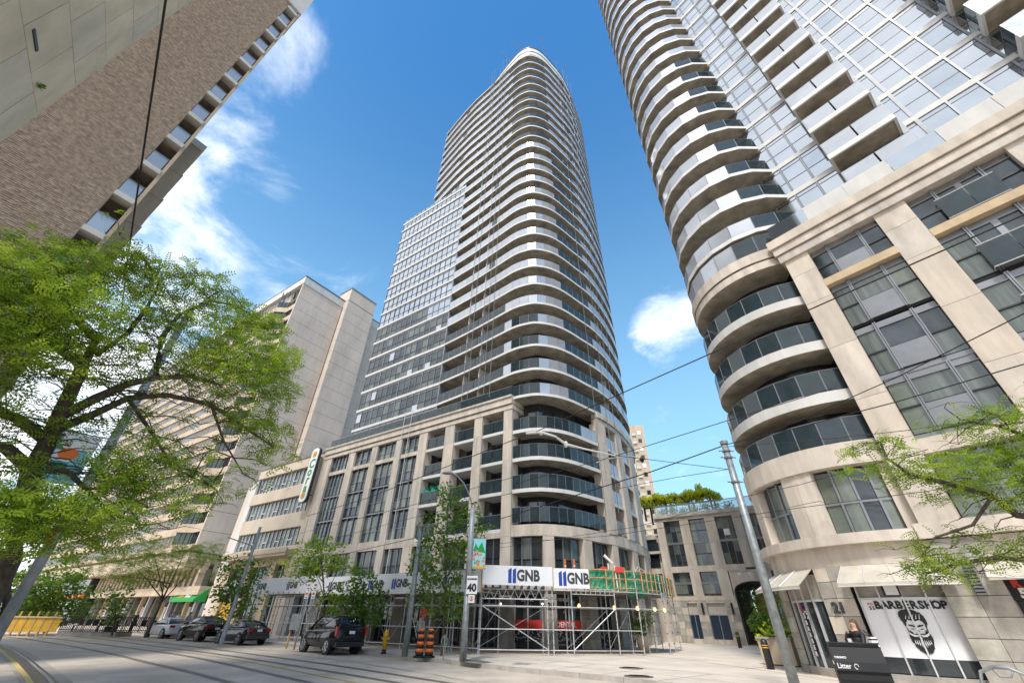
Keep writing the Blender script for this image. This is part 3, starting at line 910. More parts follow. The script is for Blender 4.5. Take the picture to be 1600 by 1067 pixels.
# core behind the bay and behind the facade
mb = MB(); mb.prism(glass_dk, [(p.x, p.y) for p in bay(A0, 30, 2.75, 20)]+[(-1.9, 3.5), (-1.9, 14), (-9, 14)], 4.3, 84); mb.build('bay_core', Rr_)
mb = MB(); mb.box(dusk, -2.9, 30, .75, 18, .2, 18.6); mb.build('podium_core', Rr_)
def bayslab(z0, z1, d=0, a1=40, n=26, m=None, bot=None, r=BR):
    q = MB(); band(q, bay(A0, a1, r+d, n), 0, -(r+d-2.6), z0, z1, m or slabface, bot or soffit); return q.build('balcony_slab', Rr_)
def bayrail(z, n, a1, mf, r=BR-.07, h=1.05):
    P = bay(A0, a1, r, n); hb = MB()
    for i in range(n):
        a, b = P[i], P[i+1]; t = (b-a).normalized()*.015; nx = Vector((t.y, -t.x)).normalized()*.012
        glass_panel(a+t, b-t, nx, z+.06, z+h, mf(i, n), Rr_).build('glass_panel', Rr_)
        hb.tube(frame_gr, [(a.x, a.y, z+h+.02), (b.x, b.y, z+h+.02)], .025, 4, False)
        hb.box(frame_gr, a.x-.022, a.x+.022, a.y-.022, a.y+.022, z, z+h)
    hb.build('handrail', Rr_)
def baywall(z0, z1, a1=34, r=2.85, n=12):
    P = bay(A0, a1, r, n); q = MB(); f_ = MB()
    for i in range(n):
        a, b = P[i], P[i+1]; t = (b-a)*.04
        q.quad(curtain if i in (8, 10) else glass_dk, (a.x+t.x, a.y+t.y, z0), (b.x-t.x, b.y-t.y, z0), (b.x-t.x, b.y-t.y, z1), (a.x+t.x, a.y+t.y, z1))
        f_.box(frame_dk, a.x-.05, a.x+.05, a.y-.05, a.y+.05, z0, z1)
    q.build('window_wall', Rr_); f_.build('mullions', Rr_)
# lower bay slabs, painted stone colour
for z in (15.1, 12.4, 9.8):
    bayslab(z, z+.5, m=conc_white, bot=soffit)
    bayrail(z+.5, 16, 34, lambda i, n: rail_smoke if i > 6 else rail_glass)
    baywall(z+.5, z+2.4)
bayrail(8.0, 16, 34, lambda i, n: rail_smoke); baywall(8.0, 9.8)
bayslab(7.1, 8.0, d=.05, m=stone, bot=stone)
for (z0, z1, d, m) in ((18.0, 18.5, 0, stone), (18.5, 18.58, -.06, frame_dk), (18.58, 19.25, .06, stone)):
    bayslab(z0, z1, d=d, m=m, bot=soffit, a1=38)
bayrail(19.25, 13, 36, lambda i, n: rail_glass if i < 11 else rail_smoke, h=1.3); baywall(19.25, 20.7)
k = 0
zz = 20.78
while zz < 84:
    nseg = 13
    bayslab(zz, zz+.3, n=nseg, a1=60, d=0)
    if k < 9: bayrail(zz+.3, nseg, 60, lambda i, n: rail_smoke if i >= 11 else rail_glass)
    else:
        q = MB(); P = bay(A0, 60, BR-.07, nseg); band(q, P, 0, -.03, zz+.36, zz+1.35, rail_glass); q.build('glass_railing', Rr_)
    q = MB(); band(q, bay(A0, 60, 2.9, 12), 0, -.1, zz+.3, zz+2.72, glass if k % 2 else glass_dk); q.build('window_wall', Rr_)
    k += 1; zz += 2.72
# straight podium
PI = [(-2.98, -1.89), (.96, 2.13), (5.37, 6.55), (10.2, 11.4)]
jz = [[8.2, 10.9, 13.3, 15.7, 17.75], [7.7, 10.3, 13.2, 15.75, 17.75]]
for i, (a, b) in enumerate(PI):
    zs = [4.75, 7.0, 7.7]+[9.6, 12.2, 14.8, 16.6, 17.75]
    for j in range(len(zs)-1):
        bx('pier_block', Rr_, stone, a, b, 0, 2.4 if i == 0 else .7, zs[j]+.008, zs[j+1]-.008)
    bx('pier_core', Rr_, frame_dk, a+.02, b-.02, .02, .68, 4.8, 17.7)
    # stone blocks at street level
    rows = [.15, .91, 1.45, 2.0, 2.56, 3.15, 3.75, 4.22]
    for r in range(7):
        w = (b-a)/2 if r < 5 else (b-a)
        for c in range(2 if r < 5 else 1):
            bx('stone_block', Rr_, stone_rough if (r+c+i) % 2 else stone_grey, a-.25+c*(w+.2)+.006, a-.25+(c+1)*(w+.2)-.006 if r < 5 else b+.15, -.06-.01*((r+c) % 2), .6, rows[r]+.008, rows[r+1]-.008)
    bx('block_core', Rr_, frame_dk, a-.2, b+.1, 0, .6, .15, 4.2)
    x = (a+b)/2
    lb = bx('wall_lamp_box', Rr_, frame_gr, x+.0, x+.22, -.3, -.08, 2.58, 3.48)
    q = MB()
    for c in range(9): q.box(steel_dk, x+.0, x+.22, -.31, -.3, 2.62+c*.095, 2.66+c*.095)
    q.build('lamp_grille', Rr_)
for i in range(3):
    x0, x1 = PI[i][1], PI[i+1][0]
    juliet = i >= 1
    for (z0, z1, r) in ((15.78, 17.72, 0), (12.95, 15.32, 1), (10.4, 12.75, 1), (7.78, 10.2, 1)):
        bx('pane_backing', Rr_, frame_dk, x0, x1, .42, .5, z0-.15, z1+.15)
        w = x1-x0; cs = [0, .27, .73, 1]
        zm = z0+(z1-z0)*.44; m_ = MB()
        for c in range(3):
            a, b = x0+w*cs[c]+.045, x0+w*cs[c+1]-.045
            u = curtain if (c+i) % 2 or rnd.random() < .4 else blind
            if r == 0: u = glass
            bx('pane', Rr_, u, a, b, .34, .4, z0+.03, zm-.03)
            bx('pane', Rr_, u if rnd.random() < .7 else glass, a, b, .345, .4, zm+.03, z1-.3)
            bx('louvre', Rr_, frame_gr if r else glass_mir, a, b, .33, .4, z1-.26, z1)
        for c in (1, 2):
            m_.box(frame_gr, x0+w*cs[c]-.06, x0+w*cs[c]-.01, .2, .42, z0, z1)
            m_.box(frame_gr, x0+w*cs[c]+.01, x0+w*cs[c]+.06, .2, .42, z0, z1)
        m_.box(frame_dk, x0, x1, .28, .42, zm-.03, zm+.03)
        m_.box(frame_gr, x0, x1, .28, .42, z1-.3, z1-.25)
        m_.box(frame_gr, x0+w*.27+.05, x0+w*.73-.05, .24, .3, z0+.04, zm-.02)
        m_.build('window_frame', Rr_)
        if not (r and z0 > 12.9): bx('metal_spandrel', Rr_, frame_gr, x0, x1, .3, .42, z0-.22, z0-.02)
        if juliet:
            a, b = x0+w*.22, x0+w*.78
            for (c, d) in ((a, (a+b)/2-.01), ((a+b)/2+.01, b)): bx('glass_panel', Rr_, rail_smoke, c, d, .0, .03, z0+.05, z0+1.15)
            q = MB(); q.tube(frame_lt, [(a, .3, z0+1.17), (a, 0, z0+1.17), (b, 0, z0+1.17), (b, .3, z0+1.17)], .025, 4); q.tube(frame_lt, [(a, .3, z0+.03), (a, 0, z0+.03), (b, 0, z0+.03), (b, .3, z0+.03)], .025, 4)
            q.box(frame_gr, x0+w*.5-.1, x0+w*.5+.1, .28, .33, z0+.05, z1-.3)
            q.build('railing_frame', Rr_)
    bx('stone_sill', Rr_, stone_tan, x0, x1, -.02, .6, 15.34, 15.74)
    bx('stone_band', Rr_, stone, x0, x1, .05, .8, 7.0, 7.55)
    # first floor windows with blinds
    bx('pane_backing', Rr_, frame_dk, x0, x1, .5, .6, 4.75, 7.0)
    for c in range(4):
        a, b = x0+(x1-x0)*c/4+.05, x0+(x1-x0)*(c+1)/4-.05
        bx('pane', Rr_, blind, a, b, .42, .48, 4.82, 5.72); bx('pane', Rr_, blind, a, b, .42, .48, 5.8, 6.9)
    q = MB()
    for c in range(1, 4): q.box(frame_gr, x0+(x1-x0)*c/4-.05, x0+(x1-x0)*c/4+.05, .3, .5, 4.75, 7)
    q.box(frame_gr, x0, x1, .32, .5, 5.72, 5.8); q.build('window_frame', Rr_)
    bx('stone_lintel', Rr_, stone, x0, x1, .1, .8, 3.6, 4.22)
    bx('shop_window', Rr_, glass_dk, x0, x1, .5, .55, .4, 3.6)
    q = MB()
    for c in range(4): q.box(frame_lt, x0+(x1-x0)*c/3-.04, x0+(x1-x0)*c/3+.04, .42, .5, .3, 3.6)
    q.box(frame_lt, x0, x1, .42, .5, 2.45, 2.52); q.build('shopfront_frame', Rr_)
    bx('stone_plinth', Rr_, stone_grey, x0, x1, .3, .7, .15, .4)
bx('pier_return', Rr_, stone, -3.4, -2.985, .35, 2.4, 4.63, 7.09)
bx('stone_ledge', Rr_, stone, -3.15, 14, -.18, .8, 4.25, 4.74)
for (z0, z1, y, m) in ((17.75, 18.2, -.12, stone), (18.2, 18.27, .0, frame_dk), (18.27, 18.7, -.2, stone), (18.7, 18.76, -.08, frame_dk), (18.76, 19.3, -.3, stone)):
    bx('cornice', Rr_, m, -3.02-(-y if y < 0 else 0), 14, y, 2.4, z0, z1)
for i in range(9):
    a = -3.0+i*1.85
    bx('parapet_panel', Rr_, conc_white if i % 3 else glass_tower, a+.01, a+1.84, -.05, .05, 19.3, 20.45)
# mirrored glass above, with the box balconies
X0, X1, GYY = -2.35, 19.5, 2.0
mb = MB(); mb.box(frame_dk, X0, X1+8, GYY+.12, 16, 19.3, 84); mb.build('curtain_wall_core', Rr_)
cwd = 1.17; ncol = 18
zz = 18.07; k = 0
while zz < 82:
    if zz > 19: bx('spandrel_band', Rr_, slabface, X0-.02, X1+8, GYY-.06, GYY+.12, zz, zz+.36)
    q = MB(); qq = MB()
    for c in range(ncol):
        a = X0+c*cwd+.06; b = a+cwd-.12
        if 1.0 < (a+b)/2 < 4.0 and False: continue
        m = glass_mir if (c*7+k*3) % 5 else glass_tower
        if k < 8:
            if c < 17: 
                bx('pane', Rr_, m, a, b, GYY, GYY+.06, zz+.4, zz+1.28); bx('pane', Rr_, m, a, b, GYY, GYY+.06, zz+1.33, zz+2.4)
        else:
            qq.box(m, a, b, GYY, GYY+.06, zz+.4, zz+1.28); qq.box(m, a, b, GYY, GYY+.06, zz+1.33, zz+2.4)
        qq.box(m if (c+k) % 6 else frame_gr, a, b, GYY, GYY+.06, zz+2.45, zz+2.68)
        wv = .16 if c in (3, 6, 12) else .09
        q.box(frame_gr, X0+c*cwd-wv/2, X0+c*cwd+wv/2, GYY-.07, GYY+.1, zz+.36, zz+2.72)
        q.box(frame_dk, a-.06, b+.06, GYY-.01, GYY+.1, zz+1.28, zz+1.33)
        q.box(frame_dk, a-.06, b+.06, GYY-.01, GYY+.1, zz+2.4, zz+2.45)
    q.build('mullions', Rr_, kind='stuff'); qq.build('panes', Rr_, kind='stuff')
    for (bx0, bx1) in ((1.0, 4.0), (8.4, 11.6)):
        z = zz+2.35
        q = MB(); q.box(slabface, bx0, bx1, .6, .72, z, z+.36); q.box(slabface, bx0, bx0+.12, .72, GYY, z, z+.36); q.box(slabface, bx1-.12, bx1, .72, GYY, z, z+.36)
        q.box(soffit, bx0+.12, bx1-.12, .72, GYY, z+.06, z+.3); q.build('box_balcony_slab', Rr_)
        w = (bx1-bx0)/2
        for j in range(2): bx('glass_panel', Rr_, glass_mir if False else rail_glass, bx0+.05+j*w, bx0+(j+1)*w-.03, .64, .67, z+.38, z+1.42)
        bx('side_glass_panel', Rr_, rail_smoke, bx0+.03, bx0+.06, .68, GYY-.02, z+.38, z+1.42)
        q = MB(); q.tube(frame_gr, [(bx0+.04, GYY, z+1.44), (bx0+.04, .65, z+1.44), (bx1-.04, .65, z+1.44), (bx1-.04, GYY, z+1.44)], .025, 4, False)
        q.box(frame_gr, bx0+.02, bx0+.07, .63, .68, z+.36, z+1.42); q.build('handrail', Rr_)
        bx('balcony_door', Rr_, glass_dk, bx0+.1, bx1-.1, GYY-.03, GYY-.01, z+.36, z+2.5)
        bx('balcony_jamb', Rr_, frame_gr, bx1-.02, bx1+.22, GYY-.2, GYY, zz, zz+2.72)
    k += 1; zz += 2.72
# ---- bay at street level and first floor
def bpiece(name, a0, a1, r, th, z0, z1, m, n=6, par=None):
    q = MB(); band(q, bay(a0, a1, r, n), 0, -th, z0, z1, m); return q.build(name, par or Rr_)
bpiece('window_backing', -100, 32, 3.75, .1, 4.6, 7.1, frame_dk, 20)
for (a0, a1, nc) in ((-48, -21.5, 3), (-4, 31, 4), (-95, -64, 3)):
    for c in range(nc):
        u, v = a0+(a1-a0)*c/nc+.8, a0+(a1-a0)*(c+1)/nc-.8
        bpiece('pane', u, v, 3.95, .05, 4.68, 5.72, blind if c != 2 else glass, 2); bpiece('pane', u, v, 3.95, .05, 5.8, 7.0, blind if (c+nc) % 3 else glass, 2)
        bpiece('mullion', v+.2, v+1.4, 4.02, .15, 4.6, 7.1, frame_gr, 1)
    bpiece('transom', a0, a1, 4.0, .1, 5.72, 5.8, frame_gr, nc*2)
for (a0, a1) in ((-21.5, -13), (-13, -4), (-64, -48), (-130, -95)):
    bpiece('pier_block', a0+.1, a1-.1, 4.3, .5, 4.62, 5.9, stone, 3); bpiece('pier_block', a0+.1, a1-.1, 4.3, .5, 5.92, 7.1, stone, 3)
bpiece('stone_ledge', A0, 34, 4.62, .9, 4.26, 4.62, stone, 24)
bpiece('stone_wall', A0, 32, 4.3, .5, 3.58, 4.26, stone, 24)
rows = [.15, .42, .91, 1.45, 2.0, 2.56, 3.1, 3.58]
for (a0, a1, nb) in ((-21, -6, 2), (-92, -50, 3), (-165, -100, 4)):
    for r in range(7):
        for c in range(nb):
            u, v = a0+(a1-a0)*c/nb, a0+(a1-a0)*(c+1)/nb
            bpiece('stone_block', u+.15, v-.15, 4.32+.01*((r+c) % 2), .5, rows[r]+.008, rows[r+1]-.008, (stone, stone_grey, stone_rough)[(r*2+c) % 3] if a0 > -40 else (stone_grey, stone_rough)[(r+c) % 2], 3)
    bpiece('block_core', a0, a1, 4.25, .4, .15, 3.55, frame_dk, 6)
def cylpt(a, z, r): return (BC[0]+r*sin(R(a)), BC[1]-r*cos(R(a)), z)
# barber shop window
bpiece('window_backing', -6, 32, 4.0, .2, .42, 3.58, frame_dk, 10)
bpiece('transom_panel', -5, 31, 4.1, .05, 2.56, 3.55, stone_grey, 10)
bpiece('white_film', -4.2, 29.2, 4.14, .03, .87, 2.5, whitel if False else white, 16)
bpiece('dark_glass', -4.2, 29.2, 4.14, .03, .45, .86, glass, 16)
for i in range(5):
    a = -4.5+i*8.7
    if i < 6: bpiece('window_mullion', a-.3, a+.3, 4.2, .1, .42, 3.5, frame_lt, 1)
bpiece('window_head', -5, 30, 4.19, .08, 2.49, 2.56, frame_lt, 10)
bpiece('stone_plinth', -6, 32, 4.3, .4, .15, .42, stone_grey, 10)
bpiece('shop_window_pane', -50, -22, 4.12, .05, .4, 3.5, glass, 10)
for a in (-50, -43, -36, -29, -21.6): bpiece('window_mullion', a-.4, a+.4, 4.2, .12, .4, 3.5, frame_lt, 1)
bpiece('window_head', -50, -22, 4.19, .08, 2.49, 2.56, frame_lt, 8)
bpiece('stone_plinth', -50, -21, 4.3, .4, .15, .4, stone_grey, 8)
bpiece('transom_panel', -50, -22, 4.15, .03, 2.56, 3.4, stone_grey, 8)
# lettering wrapped letter by letter round the curved glass
def wraptext(name, s, a0, a1, z, size, m, r=4.16, bold=.01, par=None, ext=.004):
    n = len(s)
    for i, ch in enumerate(s):
        if ch == ' ': continue
        a = a0+(a1-a0)*(i+.5)/n
        x, y, _ = cylpt(a, z, r)
        text(name, ch, par or Rr_, m, (x, y, z), size, rot=(pi/2, 0, R(a)), ext=ext, bold=bold)
wraptext('shop_lettering', 'BARBERSHOP', .6, 28.0, 2.33, .31, blackl, bold=.014)
wraptext('shop_lettering', '52', -1.9, .6, 2.25, .14, blackl, bold=.004)
wraptext('shop_lettering_red', 'RO', -2.2, .4, 2.37, .09, redm, bold=.004)
text('house_number', '21', Rr_, darkl, cylpt(-14, 2.25, 4.36), .48, rot=(pi/2, 0, R(-14)), ext=.03, bold=.014)
# the bearded head printed on the film, cut from flat shapes
def head_shape(poly, m, off):
    q = MB()
    a_mid = 13.1; tx = Vector((cos(R(a_mid)), sin(R(a_mid)))); c0 = cylpt(a_mid, 1.62, 4.165+off)
    q.add([(c0[0]+tx.x*u, c0[1]+tx.y*u, 1.58+v) for u, v in poly], [tuple(range(len(poly)))], m)
    return q
def jag(pts, n, amp, seed):
    g_ = random.Random(seed); out = []
    for i in range(len(pts)):
        a, b = Vector(pts[i]), Vector(pts[(i+1) % len(pts)])
        for j in range(n):
            p = a.lerp(b, j/n); out.append((p.x+g_.uniform(-amp, amp), p.y+g_.uniform(-amp, amp)))
    return out
hair_ = [(-.27, .08), (-.31, .28), (-.36, .45), (-.28, .60), (-.08, .64), (.1, .62), (.24, .54), (.32, .40), (.31, .22), (.25, .1), (.23, .26), (.16, .33), (-.02, .30), (-.16, .34), (-.22, .26)]
beard = [(-.25, .0), (-.21, .06), (-.16, -.03), (-.08, -.06), (0, -.045), (.08, -.06), (.16, -.03), (.21, .06), (.25, 0), (.29, -.2), (.22, -.42), (.08, -.57), (0, -.6), (-.1, -.56), (-.22, -.42), (-.28, -.2)]
head_shape(jag(hair_, 3, .012, 1), blackl, 0).build('printed_hair', Rr_)
head_shape(jag(beard, 4, .016, 2), blackl, 0).build('printed_beard', Rr_)
for s in (-1, 1):
    head_shape([(s*.03, .13), (s*.19, .17), (s*.2, .2), (s*.1, .2), (s*.03, .165)], blackl, .002).build('printed_eyebrow', Rr_)
    head_shape([(s*.07, .085), (s*.16, .1), (s*.16, .075), (s*.09, .062)], blackl, .002).build('printed_eye', Rr_)
    head_shape([(s*.235, .12), (s*.265, .1), (s*.26, -.0), (s*.24, -.02)], blackl, .002).build('printed_ear', Rr_)
    head_shape([(0, -.07), (s*.1, -.085), (s*.2, -.05), (s*.26, .0), (s*.25, -.07), (s*.16, -.13), (s*.06, -.13)], white, .003).build('printed_moustache', Rr_)
    for j in range(4):
        x = s*(.04+j*.05); head_shape([(x, -.2), (x+s*.022, -.3), (x+s*.02, -.42+j*.04), (x-s*.006, -.33)], white, .003).build('beard_highlight', Rr_)
for j in range(5): x = -.2+j*.09; head_shape([(x, .36), (x+.05, .46+.01*j), (x+.06, .46+.01*j), (x+.02, .36)], white, .003).build('hair_highlight', Rr_)
head_shape([(-.03, .1), (.0, .02), (.045, .0), (.03, .03)], blackl, .002).build('printed_nose', Rr_)
head_shape([(-.05, -.15), (.05, -.15), (.0, -.175)], white, .003).build('printed_lip', Rr_)
# coloured vertical lettering in the narrow window
wraptext('shop_lettering_red', 'R', -43, -40, 2.3, .3, redm, r=4.16); wraptext('shop_lettering_purple', 'O', -40.5, -37, 2.3, .3, bluel, r=4.16)
wraptext('shop_lettering', '52', -42, -36, 2.02, .26, whitel, r=4.16)
for j, ch in enumerate('BARBER'): wraptext('shop_lettering', ch, -42, -39, 1.8-j*.2, .2, whitel, r=4.16)
for j, ch in enumerate('SHOP'): wraptext('shop_lettering', ch, -38, -35, 1.8-j*.24, .2, whitel, r=4.16)
bpiece('purple_sign_block', -37.5, -36, 4.17, .02, .75, .95, purple, 1)
# awnings
def awning(a0, a1, zt, zb, proj, n, label):
    t = thing('awning', label, 'awning', (Rr_.location.x, Rr_.location.y, 0), RZ1, 'canvas awnings over the shop windows')
    for i in range(n):
        u, v = a0+(a1-a0)*i/n, a0+(a1-a0)*(i+1)/n
        q = MB(); A, B = cylpt(u, zt, 4.33), cylpt(v, zt, 4.33); C_, D = cylpt(v, zb, 4.33+proj), cylpt(u, zb, 4.33+proj)
        q.quad(canvas, A, B, C_, D); q.quad(canvas, *[(p[0], p[1], p[2]-.02) for p in (D, C_, B, A)])
        q.quad(canvas, D, C_, (C_[0], C_[1], C_[2]-.1), (D[0], D[1], D[2]-.1)); q.build('canvas_panel', t)
        q = MB(); q.tube(frame_lt, [(A[0], A[1], A[2]+.01), (D[0], D[1], D[2]+.01)], .018, 4, False); q.tube(frame_lt, [(D[0], D[1], D[2]-.1), (C_[0], C_[1], C_[2]-.1)], .02, 4, False); q.build('awning_rib', t)
awning(-66, -21, 3.58, 2.98, .95, 4, 'cream awning over the narrow window left of the number 21')
awning(-6, 31, 3.57, 2.97, .85, 4, 'cream awning over the barber shop window with the bearded head')
t = thing('awning', 'cream awning at right edge above the black 52 sign', 'awning', (Rr_.location.x, Rr_.location.y, 0), RZ1, 'canvas awnings over the shop windows')
for i in range(3):
    a = -1.95+i*.95; q = MB(); q.quad(canvas, (a, .1, 3.6), (a+.95, .1, 3.6), (a+.95, -.75, 3.0), (a, -.75, 3.0)); q.quad(canvas, (a, -.75, 3.0), (a+.95, -.75, 3.0), (a+.95, -.75, 2.92), (a, -.75, 2.92)); q.build('canvas_panel', t)
    q = MB(); q.tube(frame_lt, [(a, .1, 3.62), (a, -.75, 3.02), (a+.95, -.75, 2.93)], .018, 4, False); q.build('awning_rib', t)
t = thing('shop_sign', 'black hanging sign with red and blue top and white number 52', 'sign', (Rr_.location.x, Rr_.location.y, 0), RZ1)
bx('sign_board', t, blackl, -1.85, -.5, .2, .28, 2.42, 2.98)
text('sign_number', '52', t, whitel, (-1.38, .19, 2.6), .34, bold=.018); text('sign_letter', 'R', t, redm, (-1.52, .19, 2.87), .3, bold=.02); text('sign_letter', 'O', t, bluel, (-1.2, .19, 2.87), .3, bold=.02)
t = thing('picture_sign', 'small white framed notice above the barber shop lettering', 'sign', (Rr_.location.x, Rr_.location.y, 0), RZ1)
bpiece('notice_frame', 6.3, 13.0, 4.22, .04, 2.6, 2.97, frame_dk, 2, t); bpiece('notice_sheet', 7.3, 12.2, 4.24, .03, 2.63, 2.95, white, 2, t)

# ============================================================ courtyard building
Q_ = thing('courtyard_building', 'low stone building with tall dark windows and archway between the two towers', 'building', s2(0, 50), RZ2)
bx('building_core', Q_, stone_grey, -14.1, -7.8, .6, 12, .1, 11.4)
bx('building_core', Q_, stone_grey, -4.2, 6, .6, 12, .1, 11.4)
bx('building_core', Q_, stone_grey, -7.8, -4.2, .6, 12, 5.3, 11.4)
pw = [(-14.05, -13.25), (-11.5, -10.55), (-8.87, -7.85), (-6.15, -5.3), (-3.6, -2.8), (-1, -.2), (1.6, 2.4), (4.5, 5.5)]
for i, (a, b) in enumerate(pw):
    for j, (z0, z1) in enumerate(((3.95, 6.3), (6.3, 8.7), (8.7, 11.08))):
        if i in (3,) and j == 0: continue
        bx('pier_block', Q_, stone, a, b, 0, .7, z0+.006, z1-.006)
for i in range(len(pw)-1):
    x0, x1 = pw[i][1], pw[i+1][0]
    rows = [(6.62, 11.05, 4)]+([(4.15, 6.08, 2)] if i < 2 else [])
    for (z0, z1, nr) in rows:
        bx('pane_backing', Q_, frame_dk, x0, x1, .45, .6, z0, z1)
        for r in range(nr):
            for c in range(3):
                w = (x1-x0)/3; h = (z1-z0)/nr
                bx('pane', Q_, rnd.choice([glass, glass, glass_dk, curtain, blind]), x0+c*w+.03, x0+(c+1)*w-.03, .38, .44, z0+r*h+.04, z0+(r+1)*h-.04)
        q = MB(); q.box(frame_gr, x0+w-.02, x0+w+.02, .34, .45, z0, z1); q.box(frame_gr, x0+2*w-.02, x0+2*w+.02, .34, .45, z0, z1); q.box(frame_gr, x0, x1, .34, .45, (z0+z1)/2-.1, (z0+z1)/2+.1); q.build('window_frame', Q_)
    bx('stone_band', Q_, stone, x0, x1, .04, .7, 6.08, 6.62)
bx('white_notice', Q_, white, -7.3, -6.75, .3, .36, 9.3, 9.9)
bx('stone_band', Q_, stone, -14.05, -7.8, -.04, .7, 3.6, 3.98)
bx('stone_band', Q_, stone, -7.8, 6, -.04, .7, 5.95, 6.12)
for c in range(3): bx('vent_block', Q_, white, -7+c*.85, -6.7+c*.85, -.02, .05, 5.68, 5.85)
for (z0, z1, y) in ((11.08, 11.4, -.03), (11.4, 11.75, -.2)): bx('cornice', Q_, stone, -14.2, 6, y, 1, z0, z1)
# ground floor blocks and dark blue shop windows
gx = [(-14.05, -13.4), (-12.85+.5, -12.3), (-11.4, -10.5), (-8.78, -7.75)]
for (a, b) in ((-14.05, -12.35), (-11.4, -10.5), (-8.8, -7.75)):
    for r in range(6):
        n_ = max(1, int((b-a)/.5))
        for c in range(n_):
            w = (b-a)/n_; bx('stone_block', Q_, (stone, stone_grey, stone_rough)[(r+c) % 3], a+c*w+.006, a+(c+1)*w-.006, -.02, .5, .15+r*.575+.006, .15+(r+1)*.575-.006)
for (a, b) in ((-12.35, -11.4), (-10.5, -8.8)):
    w = (b-a)/2
    for c in range(2):
        bx('blue_film_pane', Q_, navy, a+c*w+.03, a+(c+1)*w-.02, .2, .26, .53, 2.38); bx('blind_pane', Q_, beigep, a+c*w+.03, a+(c+1)*w-.02, .2, .26, 2.44, 3.4)
    bx('window_backing', Q_, frame_lt, a, b, .26, .6, .5, 3.6); bx('stone_plinth', Q_, stone, a, b, -.02, .5, .15, .5); bx('stone_lintel', Q_, stone, a, b, 0, .5, 3.4, 3.6)
for x in (-11.0, -8.3): bx('wall_lamp_box', Q_, steel_dk, x, x+.18, -.14, -.02, 2.5, 3.4)
# archway
arc = [(-7.7, .15), (-7.7, 4.3)]+[(-5.9-1.8*cos(R(180*i/10)), 4.3+.85*sin(R(180*i/10))) for i in range(11)][1:]+[(-4.1, .15)]
poly = [(-7.75, .15)]+[(-7.75, 5.95), (-4.05, 5.95), (-4.05, .15)]
q = MB()
A_ = arc
for i in range(1, len(arc)-2):
    a, b = arc[i], arc[i+1]; q.add([(a[0], 0, a[1]), (b[0], 0, b[1]), (b[0], 0, 5.95), (a[0], 0, 5.95)], [(0, 1, 2, 3)], stone)
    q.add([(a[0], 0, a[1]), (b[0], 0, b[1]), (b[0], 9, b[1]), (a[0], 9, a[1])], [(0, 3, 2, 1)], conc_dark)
q.box(stone, -7.76, -7.7, -.0, .1, .15, 5.95); q.build('arch_wall', Q_)
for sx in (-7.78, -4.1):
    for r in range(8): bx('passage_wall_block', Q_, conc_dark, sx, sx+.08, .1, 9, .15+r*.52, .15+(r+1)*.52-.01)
for r in range(8):
    for c in range(3): bx('stone_block', Q_, (stone_grey, stone_rough, stone)[(r+c) % 3], -4.05+c*.6, -4.05+(c+1)*.6-.01, -.03, .6, .15+r*.55, .15+(r+1)*.55-.01)
q = MB()
for c in range(9): q.box(steel_dk, -7.6+c*.14, -7.56+c*.14, .9, .94, .15, 4.4)
q.box(steel_dk, -7.65, -6.4, .88, .96, 4.3, 4.45); q.box(steel_dk, -7.65, -6.4, .88, .96, .3, .4)
tg = thing('iron_gate', 'tall black iron gate folded back inside the stone archway', 'gate', s2(0, 50), RZ2); q.build('gate_bars', tg)
# lower left wing
bx('wing_core', Q_, stone, -22, -14.2, .9, 10, .1, 9.9)
for (z0, z1) in ((4.2, 6.1), (6.7, 8.0), (8.4, 9.5)):
    for c in range(4):
        a = -21.6+c*1.85; bx('wing_window', Q_, glass_dk, a, a+1.5, .84, .9, z0, z1)
bx('wing_slab', Q_, stone, -22, -14.2, .4, .9, 8.0, 8.25); bx('glass_panel', Q_, rail_smoke, -16.4, -14.3, .45, .48, 8.3, 9.1)
# roof railing
for i in range(16):
    a = -14+i*1.25; bx('glass_panel', Q_, clear_glass, a+.02, a+1.22, .3, .33, 11.78, 12.75)
q = MB()
for i in range(17): q.box(frame_gr, -14.02+i*1.25, -13.98+i*1.25, .29, .34, 11.75, 12.8)
q.box(frame_gr, -14, 6, .29, .34, 12.76, 12.82); q.build('roof_railing', Q_)
# roof pergola with vine
pg = thing('roof_pergola', 'dark timber pergola on the roof terrace between the towers', 'pergola', s2(0, 52), RZ2)
for x in (-15.8, -13.2, -10.6, -8.2):
    bx('post', pg, frame_dk, x, x+.2, 0, .2, 11.7, 13.75); bx('post', pg, frame_dk, x, x+.2, 2.6, 2.8, 11.7, 13.75)
for j in range(14): bx('rafter', pg, wood if False else frame_dk, -16.2+j*.62, -16.1+j*.62, -.5, 3.2, 13.75, 13.9)
bx('beam', pg, frame_dk, -16.4, -7.6, .0, .15, 13.6, 13.75); bx('beam', pg, frame_dk, -16.4, -7.6, 2.65, 2.8, 13.6, 13.75)
vn = thing('climbing_vine', 'bright yellow green vine spilling over the rooftop pergola', 'vine', s2(0, 52), RZ2)
cl = [((-16.4+i*.62, 1.0+.5*sin(i), 14.05+.22*sin(i*2.1)), (.75, 1.8, .5), 800) for i in range(15)]+[((-15.8+i*1.1, -.3, 13.5+.2*sin(i*3)), (.5, .4, .4), 120) for i in range(8)]+[((-9.2, 1, 14.9), (.45, .6, .55), 350), ((-8.9, 1, 14.4), (.9, .9, .5), 400)]
leafmesh('vine_leaves', vn, leaf3, cl, 'leaf', .17, 11)
cl = [((-13.5+i*1.2, 0.2, 12.3+.15*sin(i*2)), (.6, .5, .55), 260) for i in range(7)]
sh_ = thing('roof_shrubs', 'dark green shrubs growing behind the roof terrace glass railing', 'shrub', s2(0, 51.3), RZ2); leafmesh('foliage', sh_, leaf2, cl, 'leaf', .15, 12)
